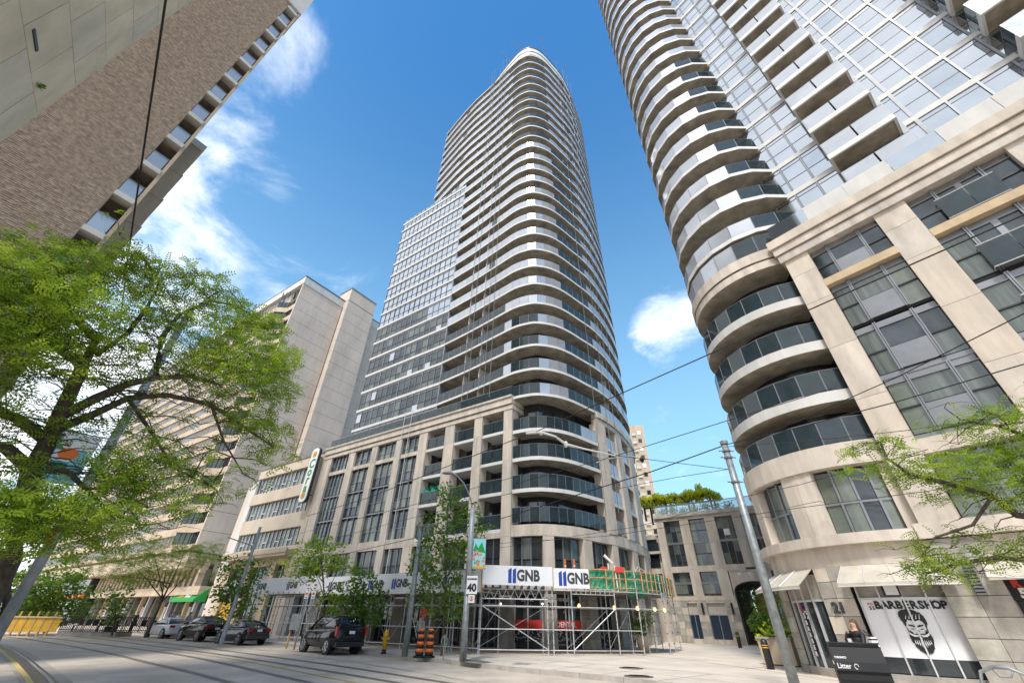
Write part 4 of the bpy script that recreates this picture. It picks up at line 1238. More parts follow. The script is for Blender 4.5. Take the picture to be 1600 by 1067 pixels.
# seen through the arch: red brick wall, tree
t = thing('brick_house', 'red brick house seen beyond the archway', 'house', s2(-4.5, 70), RZ2)
bx('wall', t, redbrick, -4, 10, 0, 8, .1, 7)
for c in range(4): bx('window', t, frame_lt, -3+c*1.5, -2.3+c*1.5, -.05, .02, 2.4, 4); bx('window', t, frame_lt, -3+c*1.5, -2.3+c*1.5, -.05, .02, 5, 6.4)
bx('roof', t, conc_dark, -4.2, 10.2, -.3, 8.2, 7, 7.3)

# ============================================================ near left: limestone building and brick tower
Lb = thing('limestone_building', 'pale limestone panelled building at the upper left corner, nearest the camera', 'building', (-N1.x*8.3, -N1.y*8.3, 0), R(128.4))
bx('wall_core', Lb, conc_dark, 4, 15.4, .02, 5.5, .1, 60)
hz_ = [7.5, 9.6, 11.5, 13.5, 15.45, 17.5, 19.4, 21.3, 23.3, 25.2, 27.2, 29.2, 31.2, 33.2]
for r in range(len(hz_)-1):
    x = 15.42-(.7 if r % 2 else 0); first = True; c = 0
    xs = [15.42]+([14.55] if r % 2 else [])
    while xs[-1] > 5.5: xs.append(xs[-1]-1.55)
    for c in range(len(xs)-1):
        bx('limestone_slab', Lb, rnd.choice([panel_stone, panel_stone, panel_stone2, panel_stone3]), xs[c+1]+.012, xs[c]-.012, -.05-.008*rnd.random(), .02, hz_[r]+.012, hz_[r+1]-.012)
bx('end_wall', Lb, panel_stone2, 15.42, 15.5, -.05, 5.5, 5, 60)
bx('wall_slot', Lb, frame_dk, *sorted((at(32, 12, 15).x*0+12.55, 13.25)), -.09, 0, 15.75, 15.86)
bx('ground_wall', Lb, conc_tan, 4, 15.4, -.04, 2, .1, 7.5)
pl = thing('wall_plant', 'small green weed sprouting from a joint in the limestone wall', 'plant', (Lb.location.x, Lb.location.y, 0), R(128.4))
leafmesh('leaves', pl, leaf2, [((14.4, -.15, 15.65), (.12, .1, .1), 30)], 'leaf', .09, 5)
Bt = thing('brick_tower', 'brown ribbed brick tower with a stack of small side balconies, upper left', 'tower', (U2.x*26, U2.y*26, 0), R(55.6))
# ribbed brick: real projecting courses over a core
bx('wall_core', Bt, brick, -16, -1.0, .06, 20, .1, 56)
q = MB(); zc_ = 10.0; g_ = random.Random(3)
while zc_ < 56:
    x = -9.5
    h = .115
    while x < -1.02:
        w = .12+.16*g_.random(); d = .015+.045*g_.random()
        if x+w > -1.02: w = -1.02-x
        q.add([(x, .07, zc_), (x+w, .07, zc_), (x+w, .06-d, zc_+.02), (x, .06-d, zc_+.02), (x, .07, zc_+h-.03), (x+w, .07, zc_+h-.03), (x+w, .06-d, zc_+h-.05), (x, .06-d, zc_+h-.05)],
              [(3, 2, 6, 7), (0, 1, 2, 3), (4, 7, 6, 5), (0, 3, 7, 4), (1, 5, 6, 2)], brick)
        x += w
    zc_ += h
q.build('ribbed_brick_courses', Bt, kind='stuff')
bx('corner_column', Bt, conc_tan, -.14, .03, -.05, 2.5, .1, 52.2)
bx('street_wall', Bt, conc_dark, -1.05, -.98, .1, 20, .1, 56)
for k in range(-2, 12):
    z = 17.72+k*2.885
    if z > 50: break
    q = MB(); q.box(conc_white, -1.02, -.12, -.12, .5, z, z+.34); q.build('balcony_slab', Bt)
    bx('side_screen', Bt, glass_mir if False else rail_glass, -.97, -.2, .0, .03, z+.36, z+1.45)
    q = MB(); q.box(frame_gr, -1.0, -.14, -.03, .05, z+1.45, z+1.5); q.build('handrail', Bt)
    bx('balcony_back', Bt, conc_dark, -1.0, -.1, 1.6, 1.7, z, z+2.9); bx('balcony_soffit', Bt, soffit, -1.0, -.14, .1, 1.6, z+.02, z+.3)
bx('parapet', Bt, conc_white, -1.5, .1, -.15, 3, 50.4, 56.2)
Bw = thing('concrete_block', 'beige concrete building edge rising behind the brick tower balconies', 'building', (U2.x*36, U2.y*36, 0), R(55.6))
bx('wall', Bw, conc_tan, -6, 1.0, 0, 14, .1, 37.1); bx('parapet', Bw, conc_white, -6, 1.12, -.12, 14, 37.1, 37.9)
for k in range(9): bx('floor_band', Bw, conc_tan, -6, 1.08, -.06, 14, 6+k*3.4, 6.15+k*3.4)

# ============================================================ tall concrete apartment block
TC = thing('apartment_block', 'tall pale concrete apartment block with banded windows, left of the tower', 'building', s2(-78.65, 30), RZ2)
bx('core', TC, conc_dark, -95, -.3, .7, 29, 9.5, 65)
zs = [9.6+3.0*i for i in range(20)]
for i, z in enumerate(zs):
    zt = min(z+3.0, 66.4)
    if z > 65: break
    bx('wall_panel', TC, conc, -.4, 0, .0, 10.4, z+.03, zt-.03)
    bx('wall_panel', TC, conc, -.4, 0, 18.4, 29, z+.03, zt-.03)
    # shaft
    bx('shaft_panel', TC, conc, 0, 1.6, 10.6, 18.2, z+.03, zt-.03)
bx('shaft_panel', TC, conc, -3, 1.6, 10.6, 18.2, 66.6, 70.2)
bx('shaft_core', TC, conc_dark, -3, 1.55, 10.65, 18.15, 9.6, 70.1)
bx('wall_core', TC, conc_dark, -.35, -.05, .1, 29, 9.6, 66)
bx('shaft_coping', TC, conc_dark, -3.1, 1.7, 10.5, 18.3, 70.2, 70.5)
bx('roof_parapet', TC, conc_white, -95, .12, -.15, 29, 64.6, 66.6); bx('roof_coping', TC, frame_dk, -95, .2, -.2, 29.1, 66.6, 66.8)
for i, z in enumerate(zs):
    if z > 62: break
    # spandrel with the faceted corner bay
    notch = z > 61
    ps = [Vector((-95, 0)), Vector((-7.4, 0)), Vector((-5.2, -1.6)), Vector((-3.2, 0)), Vector((-.35, 0))]
    if z > 55: ps = [Vector((-95, 0)), Vector((-3.4, 0)), Vector((-3.39, 2.2)), Vector((-.35, 2.2))] if z > 60 else ps
    q = MB(); band(q, ps, 0, -.5, z-.1, z+1.15, conc_tan, conc_dark); q.build('spandrel', TC)
    wpts = offset(ps, -.3); q = MB(); band(q, wpts, 0, -.1, z+1.15, z+2.9, glass); q.build('window_strip', TC)
    q = MB()
    x = -94.5
    while x < -7.6:
        q.box(frame_lt if (int(x*2) % 3) else conc_tan, x, x+.11, .12, .32, z+1.15, z+2.9); x += .72
    for (a, b) in (((-7.4, 0), (-5.2, -1.6)), ((-5.2, -1.6), (-3.2, 0))):
        for j in range(4):
            t = j/3.5; px_, py_ = a[0]+(b[0]-a[0])*t, a[1]+(b[1]-a[1])*t+.3; q.box(frame_dk, px_-.04, px_+.04, py_-.04, py_+.04, z+1.15, z+2.9)
    for j in range(4): q.box(frame_dk, -3.0+j*.75, -2.92+j*.75, .2, .3, z+1.15, z+2.9)
    q.build('window_mullions', TC, kind='stuff')
bx('bay_soffit', TC, conc_dark, -8, -.4, -1.2, .6, 9.2, 9.5)
# podium of the block: canopies, piers, shops
TP = thing('apartment_podium', 'tan concrete podium with deep canopy and dark shopfronts under the apartment block', 'building', s2(-78.65, 30), RZ2)
bx('canopy_fascia', TP, conc_tan, -95, 6, -2.6, .5, 7.0, 8.9); bx('recess', TP, dusk, -95, 2, .4, .6, 8.9, 9.6)
bx('upper_fascia', TP, conc_tan, -95, 2, -1.2, .5, 3.95+5.8, 10.3)
for i in range(42):
    a = -60+i*1.6; bx('pier_fin', TP, conc_tan, a, a+.75, -.6, .5, 4.9, 7.0)
bx('dark_glass', TP, glass, -95, 8, .2, .3, 4.9, 7.0)
bx('lower_fascia', TP, conc_tan, -50, 9.2, -1.0, .5, 3.9, 4.9)
bx('recess', TP, dusk, -95, 9, .9, 1.2, .15, 3.9)
bx('podium_core', TP, conc_dark, -95, 9, 1.2, 12, .1, 8.9)
for i in range(26):
    a = -60+i*2.65; bx('shopfront_pier', TP, (stone_tan, frame_lt, conc_dark)[i % 3], a, a+.3, .3, .9, .15, 3.9)
    bx('shop_pane', TP, (glass, glass_dk, curtain)[i % 3], a+.35, a+2.6, .75, .8, .3, 3.0)
    if i % 3 == 0: bx('beige_pane', TP, beigep, a+.5, a+1.3, .7, .74, .5, 2.6)  # every third shop pane carries a flat beige sheet, no glow
t = thing('shop_sign', 'white lettering sign on dark fascia left of the green awning', 'sign', s2(-78.65, 30), RZ2)
bx('sign_board', t, blackl, -2.4, 1.6, -.2, -.1, 3.1, 3.9); text('sign_lettering', 'Deli', t, whitel, (.1, -.22, 3.5), .8, bold=.02)
t = thing('green_awning', 'bright green shop awning with yellow and white lettering', 'awning', s2(-78.65, 30), RZ2)
q = MB(); q.add([(2.4, .2, 4.7), (9.4, .2, 4.7), (9.4, -1.3, 3.4), (2.4, -1.3, 3.4), (2.4, -1.3, 3.1), (9.4, -1.3, 3.1), (2.4, .2, 3.1), (9.4, .2, 3.1)], [(0, 3, 2, 1), (3, 4, 5, 2), (0, 6, 4, 3), (1, 2, 5, 7)], greenm); q.build('awning_cloth', t)
text('sign_lettering', 'SUB', t, yellow, (4.8, -1.0, 3.78), .8, rot=(R(50), 0, 0), bold=.02); text('sign_lettering', 'WAY', t, whitel, (6.9, -1.0, 3.78), .8, rot=(R(50), 0, 0), bold=.02)
# orange-trimmed entrance pavilion
t = thing('corner_cafe', 'glazed cafe front with orange trim bands beside the bushy tree', 'shopfront', s2(-118, 28.2), RZ2)
bx('frame', t, frame_dk, -9.5, 6, .3, 1.8, .15, 7.4)
for c in range(5):
    bx('pane', t, glass, -9.2+c*3, -6.4+c*3, .2, .3, 4.6, 7.0); bx('pane', t, blind, -9.2+c*3, -6.4+c*3, .2, .3, .6, 3.4)
bx('orange_band', t, orange, -9.6, 6.1, -.3, .3, 3.9, 4.4); bx('orange_band', t, orange, -9.6, 6.1, -.3, .3, 7.1, 7.4)
bx('stone_pier', t, stone_tan, -11, -9.6, -.3, 1.8, .15, 4.5)

# ============================================================ cream office with the vertical sign
CO = thing('cream_office', 'cream four storey office with brown window bands beside the stone podium', 'building', s2(0, 28), RZ2)
bx('core', CO, conc_dark, -61.8, -47.0, .75, 12, .1, 18.2)
for (z0, z1) in ((17.4, 18.6), (13.9, 15.3), (10.25, 11.9), (7.9, 8.3)):
    bx('wall_band', CO, cora_c, -61.9, -47.9, 0, .8, z0, z1)
bx('roof_coping', CO, conc_dark, -62, -46.9, -.08, .8, 18.6, 18.75)
bx('end_pier', CO, cora_c, -47.9, -46.85, -.02, .8, .15, 18.6)
for (z0, z1) in ((15.3, 17.4), (11.9, 13.9), (8.3, 10.25)):
    bx('window_backing', CO, glass_dk, -61.9, -47.9, .5, .55, z0, z1)
    n_ = 16; w = 14/n_; q = MB()
    for c in range(n_):
        a = -61.9+c*w; m = rnd.choice([curtain, blind, glass, glass])
        bx('pane', CO, m, a+.05, a+w-.04, .4, .46, z0+(.75 if c % 3 == 1 else .05), z1-.06)
        if c % 3 == 1: bx('pane', CO, glass, a+.05, a+w-.04, .4, .46, z0+.05, z0+.66); q.box(frame_lt, a, a+w, .3, .45, z0+.66, z0+.75)
        q.box(frame_lt, a-.035, a+.035, .3, .45, z0, z1)
    q.build('window_frame', CO)
bx('canopy', CO, conc_tan, -62, -47.9, -.9, .8, 7.2, 7.8); bx('canopy_lip', CO, conc_tan, -62.2, -47.8, -1.0, -.8, 7.5, 7.95)
for (a, b) in ((-61.9, -60.6), (-57.2, -56.0), (-51.9, -50.8), (-48.9, -47.9)): bx('ground_pier', CO, stone_tan, a, b, .05, .8, .15, 7.2)
bx('fascia_beam', CO, stone_tan, -60.6, -48.9, .1, .8, 6.4, 7.2); bx('shop_window', CO, glass_dk, -60.6, -48.9, .5, .55, .15, 6.4)
bx('grey_sign_board', CO, galv, -60.6, -57.2, .0, .1, 3.8, 5.2); bx('yellow_poster', CO, yellow, -60.3, -57.6, .3, .4, .6, 3.0)
for a in (-59, -55, -54, -50): bx('shop_mullion', CO, frame_lt, a, a+.1, .4, .5, .15, 6.4)
GC = thing('grey_wall_slab', 'tall blank grey concrete wall slab between the cream office and apartment block', 'wall', s2(0, 28), RZ2)
bx('wall', GC, conc, -65.6, -62.2, .8, 6, .1, 17.0); bx('wall_edge', GC, conc_white, -63.4, -62.0, .2, .8, 6.5, 17.2)
sg = thing('vertical_sign', 'tall white vertical sign with green letters and two orange suns', 'sign', s2(0, 28), RZ2)
def rrect(x0, x1, z0, z1, r, n=6):
    o = []
    for cx, cz, a in ((x1-r, z1-r, 0), (x0+r, z1-r, 90), (x0+r, z0+r, 180), (x1-r, z0+r, 270)):
        for i in range(n+1):
            t = R(a+90*i/n); o.append((cx+r*cos(t), cz+r*sin(t)))
    return o
q = MB(); q.prism(whitel, rrect(-.68, .68, 12.6, 18.95, .5), -.18, .18, Matrix.Translation((-47.6, -.85, 0)) @ Matrix.Rotation(pi/2, 4, 'X')); q.build('sign_board', sg)
q = MB(); q.prism(frame_dk, rrect(-.76, .76, 12.52, 19.03, .55), -.15, .15, Matrix.Translation((-47.6, -.8, 0)) @ Matrix.Rotation(pi/2, 4, 'X')); q.build('sign_rim', sg)
for j, ch in enumerate('Cora'): text('sign_letter', ch, sg, greenm, (-47.6, -1.05, 17.0-j*.95), 1.5, rot=(pi/2, 0, 0), bold=.04)
for z in (18.2, 13.35):
    q = MB(); q.prism(yellow, [(.42*(1 if i % 2 else .8)*cos(R(i*15)), .42*(1 if i % 2 else .8)*sin(R(i*15))) for i in range(24)], 0, .03, Matrix.Translation((-47.6, -1.04, z)) @ Matrix.Rotation(pi/2, 4, 'X')); q.build('sun_emblem', sg)
    q = MB(); q.prism(orange, [(.13*cos(R(i*30)), .13*sin(R(i*30))) for i in range(12)], 0, .03, Matrix.Translation((-47.6, -1.08, z)) @ Matrix.Rotation(pi/2, 4, 'X')); q.build('sun_emblem', sg)
for z in (13.5, 18): bx('bracket', sg, frame_dk, -47.7, -47.5, -.65, .0, z, z+.1)

# ============================================================ distant tower
DT = thing('distant_tower', 'distant beige apartment tower with small white windows behind the curved podium', 'tower', Vector((sin(R(19.2))*150, cos(R(19.2))*150, 0)), R(-12))
bx('body', DT, conc_tan, -12, 0, 0, 12, .1, 62.5)
for r in range(19):
    for c in range(6):
        if c == 4: continue
        bx('window', DT, white if (c+r) % 2 else glass, -11.6+c*1.85, -10.4+c*1.85, -.1, .05, 4+r*3.05, 5.4+r*3.05)
    bx('balcony', DT, conc_white, -4.4, -3.0, -.5, 0, 3.6+r*3.05, 4.4+r*3.05)
bx('side_face', DT, conc, 0, .1, 0, 12, .1, 62.5)
# ============================================================ scaffold, hoarding boards, netting
ID3 = (0, 0, 0)
def xs2(px, py, n):        # x along the far facades where the sight line of a pixel meets the line at depth n
    d = ray(px, py); dn = d.x*.565+d.y*.825; t = n/dn
    return (d.x*t*.825-d.y*t*.565)
SC = thing('street_scaffold', 'long galvanised sidewalk scaffold canopy along the stone podium under the white boards', 'scaffold', s2(0, 21.9), RZ2)
xl, xr = xs2(400, 1000, 21.9), xs2(746, 1020, 21.9)
nu = 12
ups = [xl+(xr-xl)*i/nu for i in range(nu+1)]
def upright(par, x, y, z1, r=.03):
    q = MB(); q.tube(alu, [(x, y, .17), (x, y, z1)], r, 6); q.box(alu, x-.09, x+.09, y-.09, y+.09, .15, .18)
    z = .6
    while z < z1: q.tube(frame_gr, [(x, y, z), (x, y, z+.06)], r*1.7, 6); z += .55
    return q.build('upright', par)
def bar(par, a, b, r=.026, name='ledger', m=None):
    q = MB(); q.tube(m or alu, [a, b], r, 6); return q.build(name, par)
for i, x in enumerate(ups):
    upright(SC, x, 0, 3.25); upright(SC, x, 1.9, 3.25)
    if i % 2: upright(SC, x-.45, 0, 3.25)
    bar(SC, (x, 0, 2.4), (x, 1.9, 2.4), name='transom'); bar(SC, (x, 0, 3.05), (x, 1.9, 3.05), name='transom')
    if i < nu:
        bar(SC, (x, 0, 2.4), (ups[i+1], 0, 2.4)); bar(SC, (x, 1.9, 2.4), (ups[i+1], 1.9, 2.4))
        bar(SC, (x, 0, .42), (ups[i+1], 0, .42)); bar(SC, (x, 0, 1.3), (ups[i+1], 0, 1.3)); bar(SC, (x, 0, 3.1), (ups[i+1], 0, 3.1))
        a, b = ((x, 1.9, .3), (ups[i+1], 1.9, 2.4)) if i % 2 else ((ups[i+1], 1.9, .3), (x, 1.9, 2.4))
        bar(SC, a, b, .02, 'brace')
        if i % 3 == 0: bar(SC, (x, 0, 2.35), (x+1.1, 0, .45), .02, 'brace')
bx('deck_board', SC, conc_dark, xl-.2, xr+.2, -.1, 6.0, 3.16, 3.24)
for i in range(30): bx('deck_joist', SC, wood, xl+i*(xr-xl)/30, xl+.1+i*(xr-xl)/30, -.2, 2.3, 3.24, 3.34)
# corner part of the scaffold, following the rounded front
S2_ = thing('corner_scaffold', 'galvanised scaffold with truss beam wrapping the rounded corner of the podium', 'scaffold')
cp = [gnd(x, y) for x, y in ((748, 1022.5), (857.5, 1024), (866, 1024), (898, 1024.5), (970, 1024.5), (1008, 1024.5))]
cp += [Vector((9.9, 30.6, .15)), Vector((10.9, 32.6, .15)), Vector((12.1, 35.0, .15))]
for i, p in enumerate(cp): upright(S2_, p.x, p.y, 4.35 if i > 4 else 3.3, .034)
back = [Vector((p.x-.15+(.25 if i > 5 else 0)-(1.2 if i > 5 else 0), p.y+1.9-(1.4 if i > 5 else 0), .15)) for i, p in enumerate(cp)]
for p in back[1:]: upright(S2_, p.x, p.y, 3.3)
for i in range(len(cp)-1):
    a, b = cp[i], cp[i+1]
    for z in (.38, 1.3, 2.38)[(1 if i == 6 else 0):]:
        if i == 5 and z < 2: continue
        bar(S2_, (a.x, a.y, z), (b.x, b.y, z))
    bar(S2_, (back[i].x, back[i].y, 2.38), (back[i+1].x, back[i+1].y, 2.38)); bar(S2_, (a.x, a.y, 2.38), (back[i].x, back[i].y, 2.38), name='transom'); bar(S2_, (a.x, a.y, 3.2), (b.x, b.y, 3.2))
for (a, b) in (((3, .4), (4, 2.35)), ((1, .4), (0, 2.4))):
    p, q_ = cp[a[0]], cp[b[0]]; bar(S2_, (p.x, p.y, a[1]), (q_.x, q_.y, b[1]), .028, 'brace')
for i in (0, 3, 4):
    p, q_ = back[i], back[i+1]; bar(S2_, (p.x, p.y, .4), (q_.x, q_.y, 2.3), .02, 'brace')
a, b = cp[0], cp[1]
q = MB()
for z in (2.72, 3.2): q.tube(alu, [(a.x, a.y-.05, z), (b.x, b.y-.05, z)], .03, 6)
for j in range(16):
    t0, t1 = j/16, (j+1)/16; z0, z1 = (2.72, 3.2) if j % 2 else (3.2, 2.72)
    q.tube(alu, [(a.x+(b.x-a.x)*t0, a.y-.05+(b.y-a.y)*t0, z0), (a.x+(b.x-a.x)*t1, a.y-.05+(b.y-a.y)*t1, z1)], .018, 5)
q.build('truss_beam', S2_)
for j in range(9):
    t = (j+.5)/9; x, y = a.x+(b.x-a.x)*t, a.y+(b.y-a.y)*t; bx('joist_end', S2_, wood if False else frame_dk, x-.06, x+.06, y-.3, y+1.9, 3.24, 3.38)
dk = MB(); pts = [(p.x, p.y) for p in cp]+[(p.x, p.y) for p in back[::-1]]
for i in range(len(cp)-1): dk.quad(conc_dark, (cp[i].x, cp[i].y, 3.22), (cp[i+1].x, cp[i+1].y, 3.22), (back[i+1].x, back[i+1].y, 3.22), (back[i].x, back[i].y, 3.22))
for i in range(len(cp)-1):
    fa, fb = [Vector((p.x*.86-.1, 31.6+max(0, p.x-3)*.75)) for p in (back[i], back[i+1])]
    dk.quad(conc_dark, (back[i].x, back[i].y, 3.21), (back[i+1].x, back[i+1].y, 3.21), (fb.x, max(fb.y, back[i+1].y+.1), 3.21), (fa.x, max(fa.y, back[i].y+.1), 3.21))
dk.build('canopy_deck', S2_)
for (i0, i1) in ((3, 4), (6, 7)):
    p, q_ = cp[i0], cp[i1]; t_ = MB()
    for u in range(9):
        f0 = u/9; t_.tube(alu, [(p.x+(q_.x-p.x)*f0, p.y-.1+(q_.y-p.y)*f0, 3.02), (p.x+(q_.x-p.x)*f0, p.y-.1+(q_.y-p.y)*f0, 3.3)], .02, 4)
    for z in (3.02, 3.3): t_.tube(alu, [(p.x, p.y-.1, z), (q_.x, q_.y-.1, z)], .02, 4)
    t_.build('ladder_beam', S2_)
# plywood boards with the painted name
def logo(par, x, z, h, y):
    for j in range(2):
        q = MB(); a = x-h*1.0+j*h*.34
        q.add([(a, y, z-h*.5), (a+h*.26, y, z-h*.5), (a+h*.26, y, z+h*.5), (a, y, z+h*.36)], [(0, 1, 2, 3)], bluel); q.build('logo_bar', par)
    text('board_lettering', 'GNB', par, darkl, (x+h*.52, y, z-.02*h), h*1.0, bold=h*.04, sx=.84)
def board(name, label, p0, p1, z0, z1, logos, h, grp='white GNB hoarding boards above the scaffold'):
    d = p1-p0; rz = math.atan2(d.y, d.x); L = d.length
    t = thing(name, label, 'board', (p0.x, p0.y, 0), rz, grp)
    n = max(1, round(L/2.44))
    for i in range(n): bx('white_panel', t, white, L*i/n+.003, L*(i+1)/n-.003, -.02, 0, z0, z1)
    for i in range(n+1): bx('timber_post', t, wood, L*i/n-.05 if i else 0, L*i/n+.04, .0, .09, z0-.1, z1)
    bx('top_rail', t, wood, 0, L, .0, .09, z1-.09, z1-.01)
    for f in logos: logo(t, L*f, (z0+z1)/2, h, -.028)
    return t
n_ = 21.75
def fx(px, a, b): # fraction along the board for a pixel column
    return (xs2(px, 910, n_)-a)/(b-a)
a, b = xs2(396, 905, n_), xs2(508, 905, n_)
board('hoarding_board', 'white board with GNB lettering at the far left end, half behind a tree', s2(a, n_), s2(b, n_), 3.2, 4.38, [fx(410, a, b), fx(457, a, b)], .6)
a2, b2 = xs2(506, 905, n_-.12), xs2(752, 905, n_-.12); n_ = 21.63
board('hoarding_board', 'long white board with repeated GNB lettering behind the street trees', s2(a2, n_), s2(b2, n_), 3.02, 4.2, [fx(523, a2, b2), fx(586, a2, b2), fx(623, a2, b2), fx(704, a2, b2)], .62)
z0 = 3.38; p0 = at(752.8, 918, 27.1).xy; p1 = at(863.8, 917, 27.75).xy
board('hoarding_board', 'largest white GNB board facing the camera above the truss beam', p0.to_3d(), p1.to_3d(), z0, at(800, 883.5, 27.3).z, [.55], .78)
p0 = at(863.4, 920, 27.9).xy; p1 = at(921.5, 920, 28.5).xy
board('hoarding_board', 'shorter white GNB board right of the largest one, beside green netting', p0.to_3d(), p1.to_3d(), 3.3, at(890, 888, 28.2).z, [.52], .78)
# green netting on timber framing
gp = [Vector(p) for p in ((4.62, 28.35), (5.55, 28.5), (6.5, 28.75), (7.3, 29.0), (8.1, 29.4), (8.9, 30.0), (9.7, 30.8), (10.3, 31.7), (10.9, 32.7), (11.6, 33.7), (12.2, 34.9), (12.7, 36.2))]
GF = thing('netting_barrier', 'green debris netting on raw timber framing around the scaffold deck', 'barrier')
for i in range(len(gp)-1):
    a, b = gp[i], gp[i+1]
    q = MB()
    for u in range(6):
        for v in range(4):
            def pt(u, v):
                t = u/6; k_ = .05*sin(u*2.3+v*1.9+i*3); nx = Vector((b.y-a.y, a.x-b.x)).normalized()
                sag = -.35*sin(pi*t)*(1 if i in (3, 4) else .1)*(1-v/4)
                return (a.x+(b.x-a.x)*t-nx.x*(.1+k_), a.y+(b.y-a.y)*t-nx.y*(.1+k_), 3.3+v*.28+sag)
            q.quad(green_net, pt(u, v), pt(u+1, v), pt(u+1, v+1), pt(u, v+1))
    q.build('netting_sheet', GF)
    for z in (3.42, 3.92, 4.36):
        if z < 3.5 and i % 3 == 1: continue
        q = MB(); q.tube(wood, [(a.x, a.y, z+.02*sin(i*2)), (b.x, b.y, z)], .034, 4); q.build('timber_rail', GF)
    for u in range(2):
        if (i+u) % 3 == 1: continue
        t = u/2; x, y = a.x+(b.x-a.x)*t, a.y+(b.y-a.y)*t; zt = 4.42+(.12*((i+u) % 3 == 0))
        bx('timber_post', GF, wood, x-.032, x+.032, y-.1, y-.03, 3.2+.1*(u % 2), zt)
bls = [(904.8, 945.7), (960, 949), (996, 950), (1023, 951.6), (1038.5, 953)]
for k, (px, py) in enumerate(bls):
    p = at(px, py, 29.3+max(0, k-2)*1.3)
    t = thing('festoon_lamp', 'yellow caged festoon lamp lit under the canopy, '+['leftmost', 'second from left', 'middle one', 'second from right', 'rightmost'][k]+' of the yellow row', 'lamp', (p.x, p.y, 0), 0, 'yellow lamps under the canopy')
    MB().lathe(bulb, [(.01, -.09), (.07, -.06), (.08, 0), (.04, .07), (.01, .1)], (0, 0, p.z), 8).build('bulb', t)
    q = MB(); q.tube(black, [(0, 0, p.z+.1), (0, 0, 3.2)], .008, 4); q.tube(yellow, [(-.1, 0, p.z-.08), (-.11, 0, p.z+.06), (0, 0, p.z+.13), (.11, 0, p.z+.06), (.1, 0, p.z-.08)], .01, 4); q.build('cage', t)
for k, (px, py) in enumerate(((782.5, 943), (847.5, 943))):
    p = at(px, py, 29)
    t = thing('work_lamp', 'small white work lamp under the truss beam, '+['left', 'right'][k]+' of the two', 'lamp', (p.x, p.y, 0), 0, 'white lamps under the truss')
    MB().lathe(bulbw, [(.01, -.05), (.05, 0), (.01, .05)], (0, 0, p.z), 8).build('bulb', t); q = MB(); q.tube(frame_gr, [(0, 0, p.z+.05), (0, 0, 3.2)], .012, 4); q.build('cord', t)
# orange posts and the roof winch on the canopy
for k, px in enumerate((883.3, 897.5)):
    p = at(px, 884, 29.3); q = MB(); q.tube(orange, [(p.x, p.y, 3.3), (p.x, p.y, at(px, 873, 29.3).z)], .06, 8); q.tube(whitel, [(p.x, p.y, 4.55), (p.x, p.y, 4.62)], .065, 8)
    tag(q.build('orange_post'), 'orange delineator post standing on the canopy deck, '+['left', 'right'][k]+' one', 'post', 'orange posts behind the board')
p = at(956, 890, 29.6)
t = thing('stage_winch', 'white swing stage winch with tilted arm standing on the canopy deck', 'winch', (p.x, p.y, 3.25))
q = MB(); q.tube(whitel, [(-.25, 0, 0), (-.2, 0, 1.5)], .04, 5); q.tube(whitel, [(.25, 0, 0), (.2, 0, 1.4)], .04, 5); q.tube(whitel, [(-.3, 0, 1.0), (.3, 0, 1.1)], .03, 5); q.build('frame', t)
q = MB(); q.tube(whitel, [(-.4, 0, 1.95), (.1, 0, 1.5)], [.09, .06], 6); q.build('arm', t); MB().lathe(redm, [(.22, 0), (.22, .25)], (-.5, 0, 1.05), 8).build('drum', t); bx('motor_box', t, redm, .2, .7, -.15, .15, 1.0, 1.3)
p = at(1000, 893, 33); t = thing('stage_winch', 'smaller grey and red winch at the right of the canopy deck', 'winch', (p.x, p.y, 3.25))
q = MB(); q.tube(alu, [(-.6, 0, 1.0), (-.1, 0, 1.6), (.5, 0, 1.2)], .05, 5); q.tube(alu, [(0, 0, 0), (0, 0, 1.5)], .04, 5); q.build('arm', t); bx('motor_box', t, redm, -.3, .3, -.1, .1, .9, 1.2)

# ============================================================ poles, signs, wires
def atz(px, py, z): return gnd(px, py, z)
p = gnd(723, 1033)
LP = thing('lamp_pole', 'grey street lamp pole carrying the 40 sign in front of the boards', 'lamp pole', (p.x, p.y, .15))
q = MB(); q.tube(galv, [(0, 0, 0), (0, 0, 3.0)], [.16, .13], 10); q.build('lower_shaft', LP, True)
q = MB(); q.tube(galv_lt, [(0, 0, 3.0), (0, 0, 6.5)], [.15, .125], 10); q.build('upper_shaft', LP, True)
q = MB(); q.tube(galv, [(0, 0, 6.35), (-.15, -.1, 7.0), (-.55, -.2, 7.75), (-1.0, -.3, 8.15), (-1.3, -.3, 8.3)], .035, 6); q.build('lamp_arm', LP, True)
q = MB(); q.lathe(galv, [(.05, .1), (.14, .06), (.17, 0), (.12, -.05)], (0, 0, 0), 10); o = q.build('lamp_head', LP, True); o.location = (-1.5, -.33, 8.25); o.scale = (2.0, 1, .9)
sx_ = thing('speed_sign', 'white MAXIMUM 40 speed limit sign on the lamp pole', 'sign', (p.x, p.y, 0), -.08)
bx('sign_plate', sx_, whitel, -.02, .5, -.2, -.18, 2.72, 3.48); text('sign_number', '40', sx_, blackl, (.24, -.21, 2.97), .44, bold=.018); text('sign_lettering', 'MAXIMUM', sx_, blackl, (.24, -.21, 3.34), .1, bold=.004); bx('sign_strap', sx_, galv, -.1, .1, -.19, .1, 3.1, 3.14)
sx_ = thing('no_stopping_sign', 'small white no stopping plate under the 40 sign', 'sign', (p.x, p.y, 0), -.08)
bx('sign_plate', sx_, whitel, .1, .4, -.2, -.18, 2.36, 2.68); q = MB(); q.lathe(redm, [(.1, 0), (.1, .01)], (0, 0, 0), 16); o = q.build('red_ring', sx_); o.location = (.25, -.2, 2.53); o.rotation_euler = (pi/2, 0, 0)
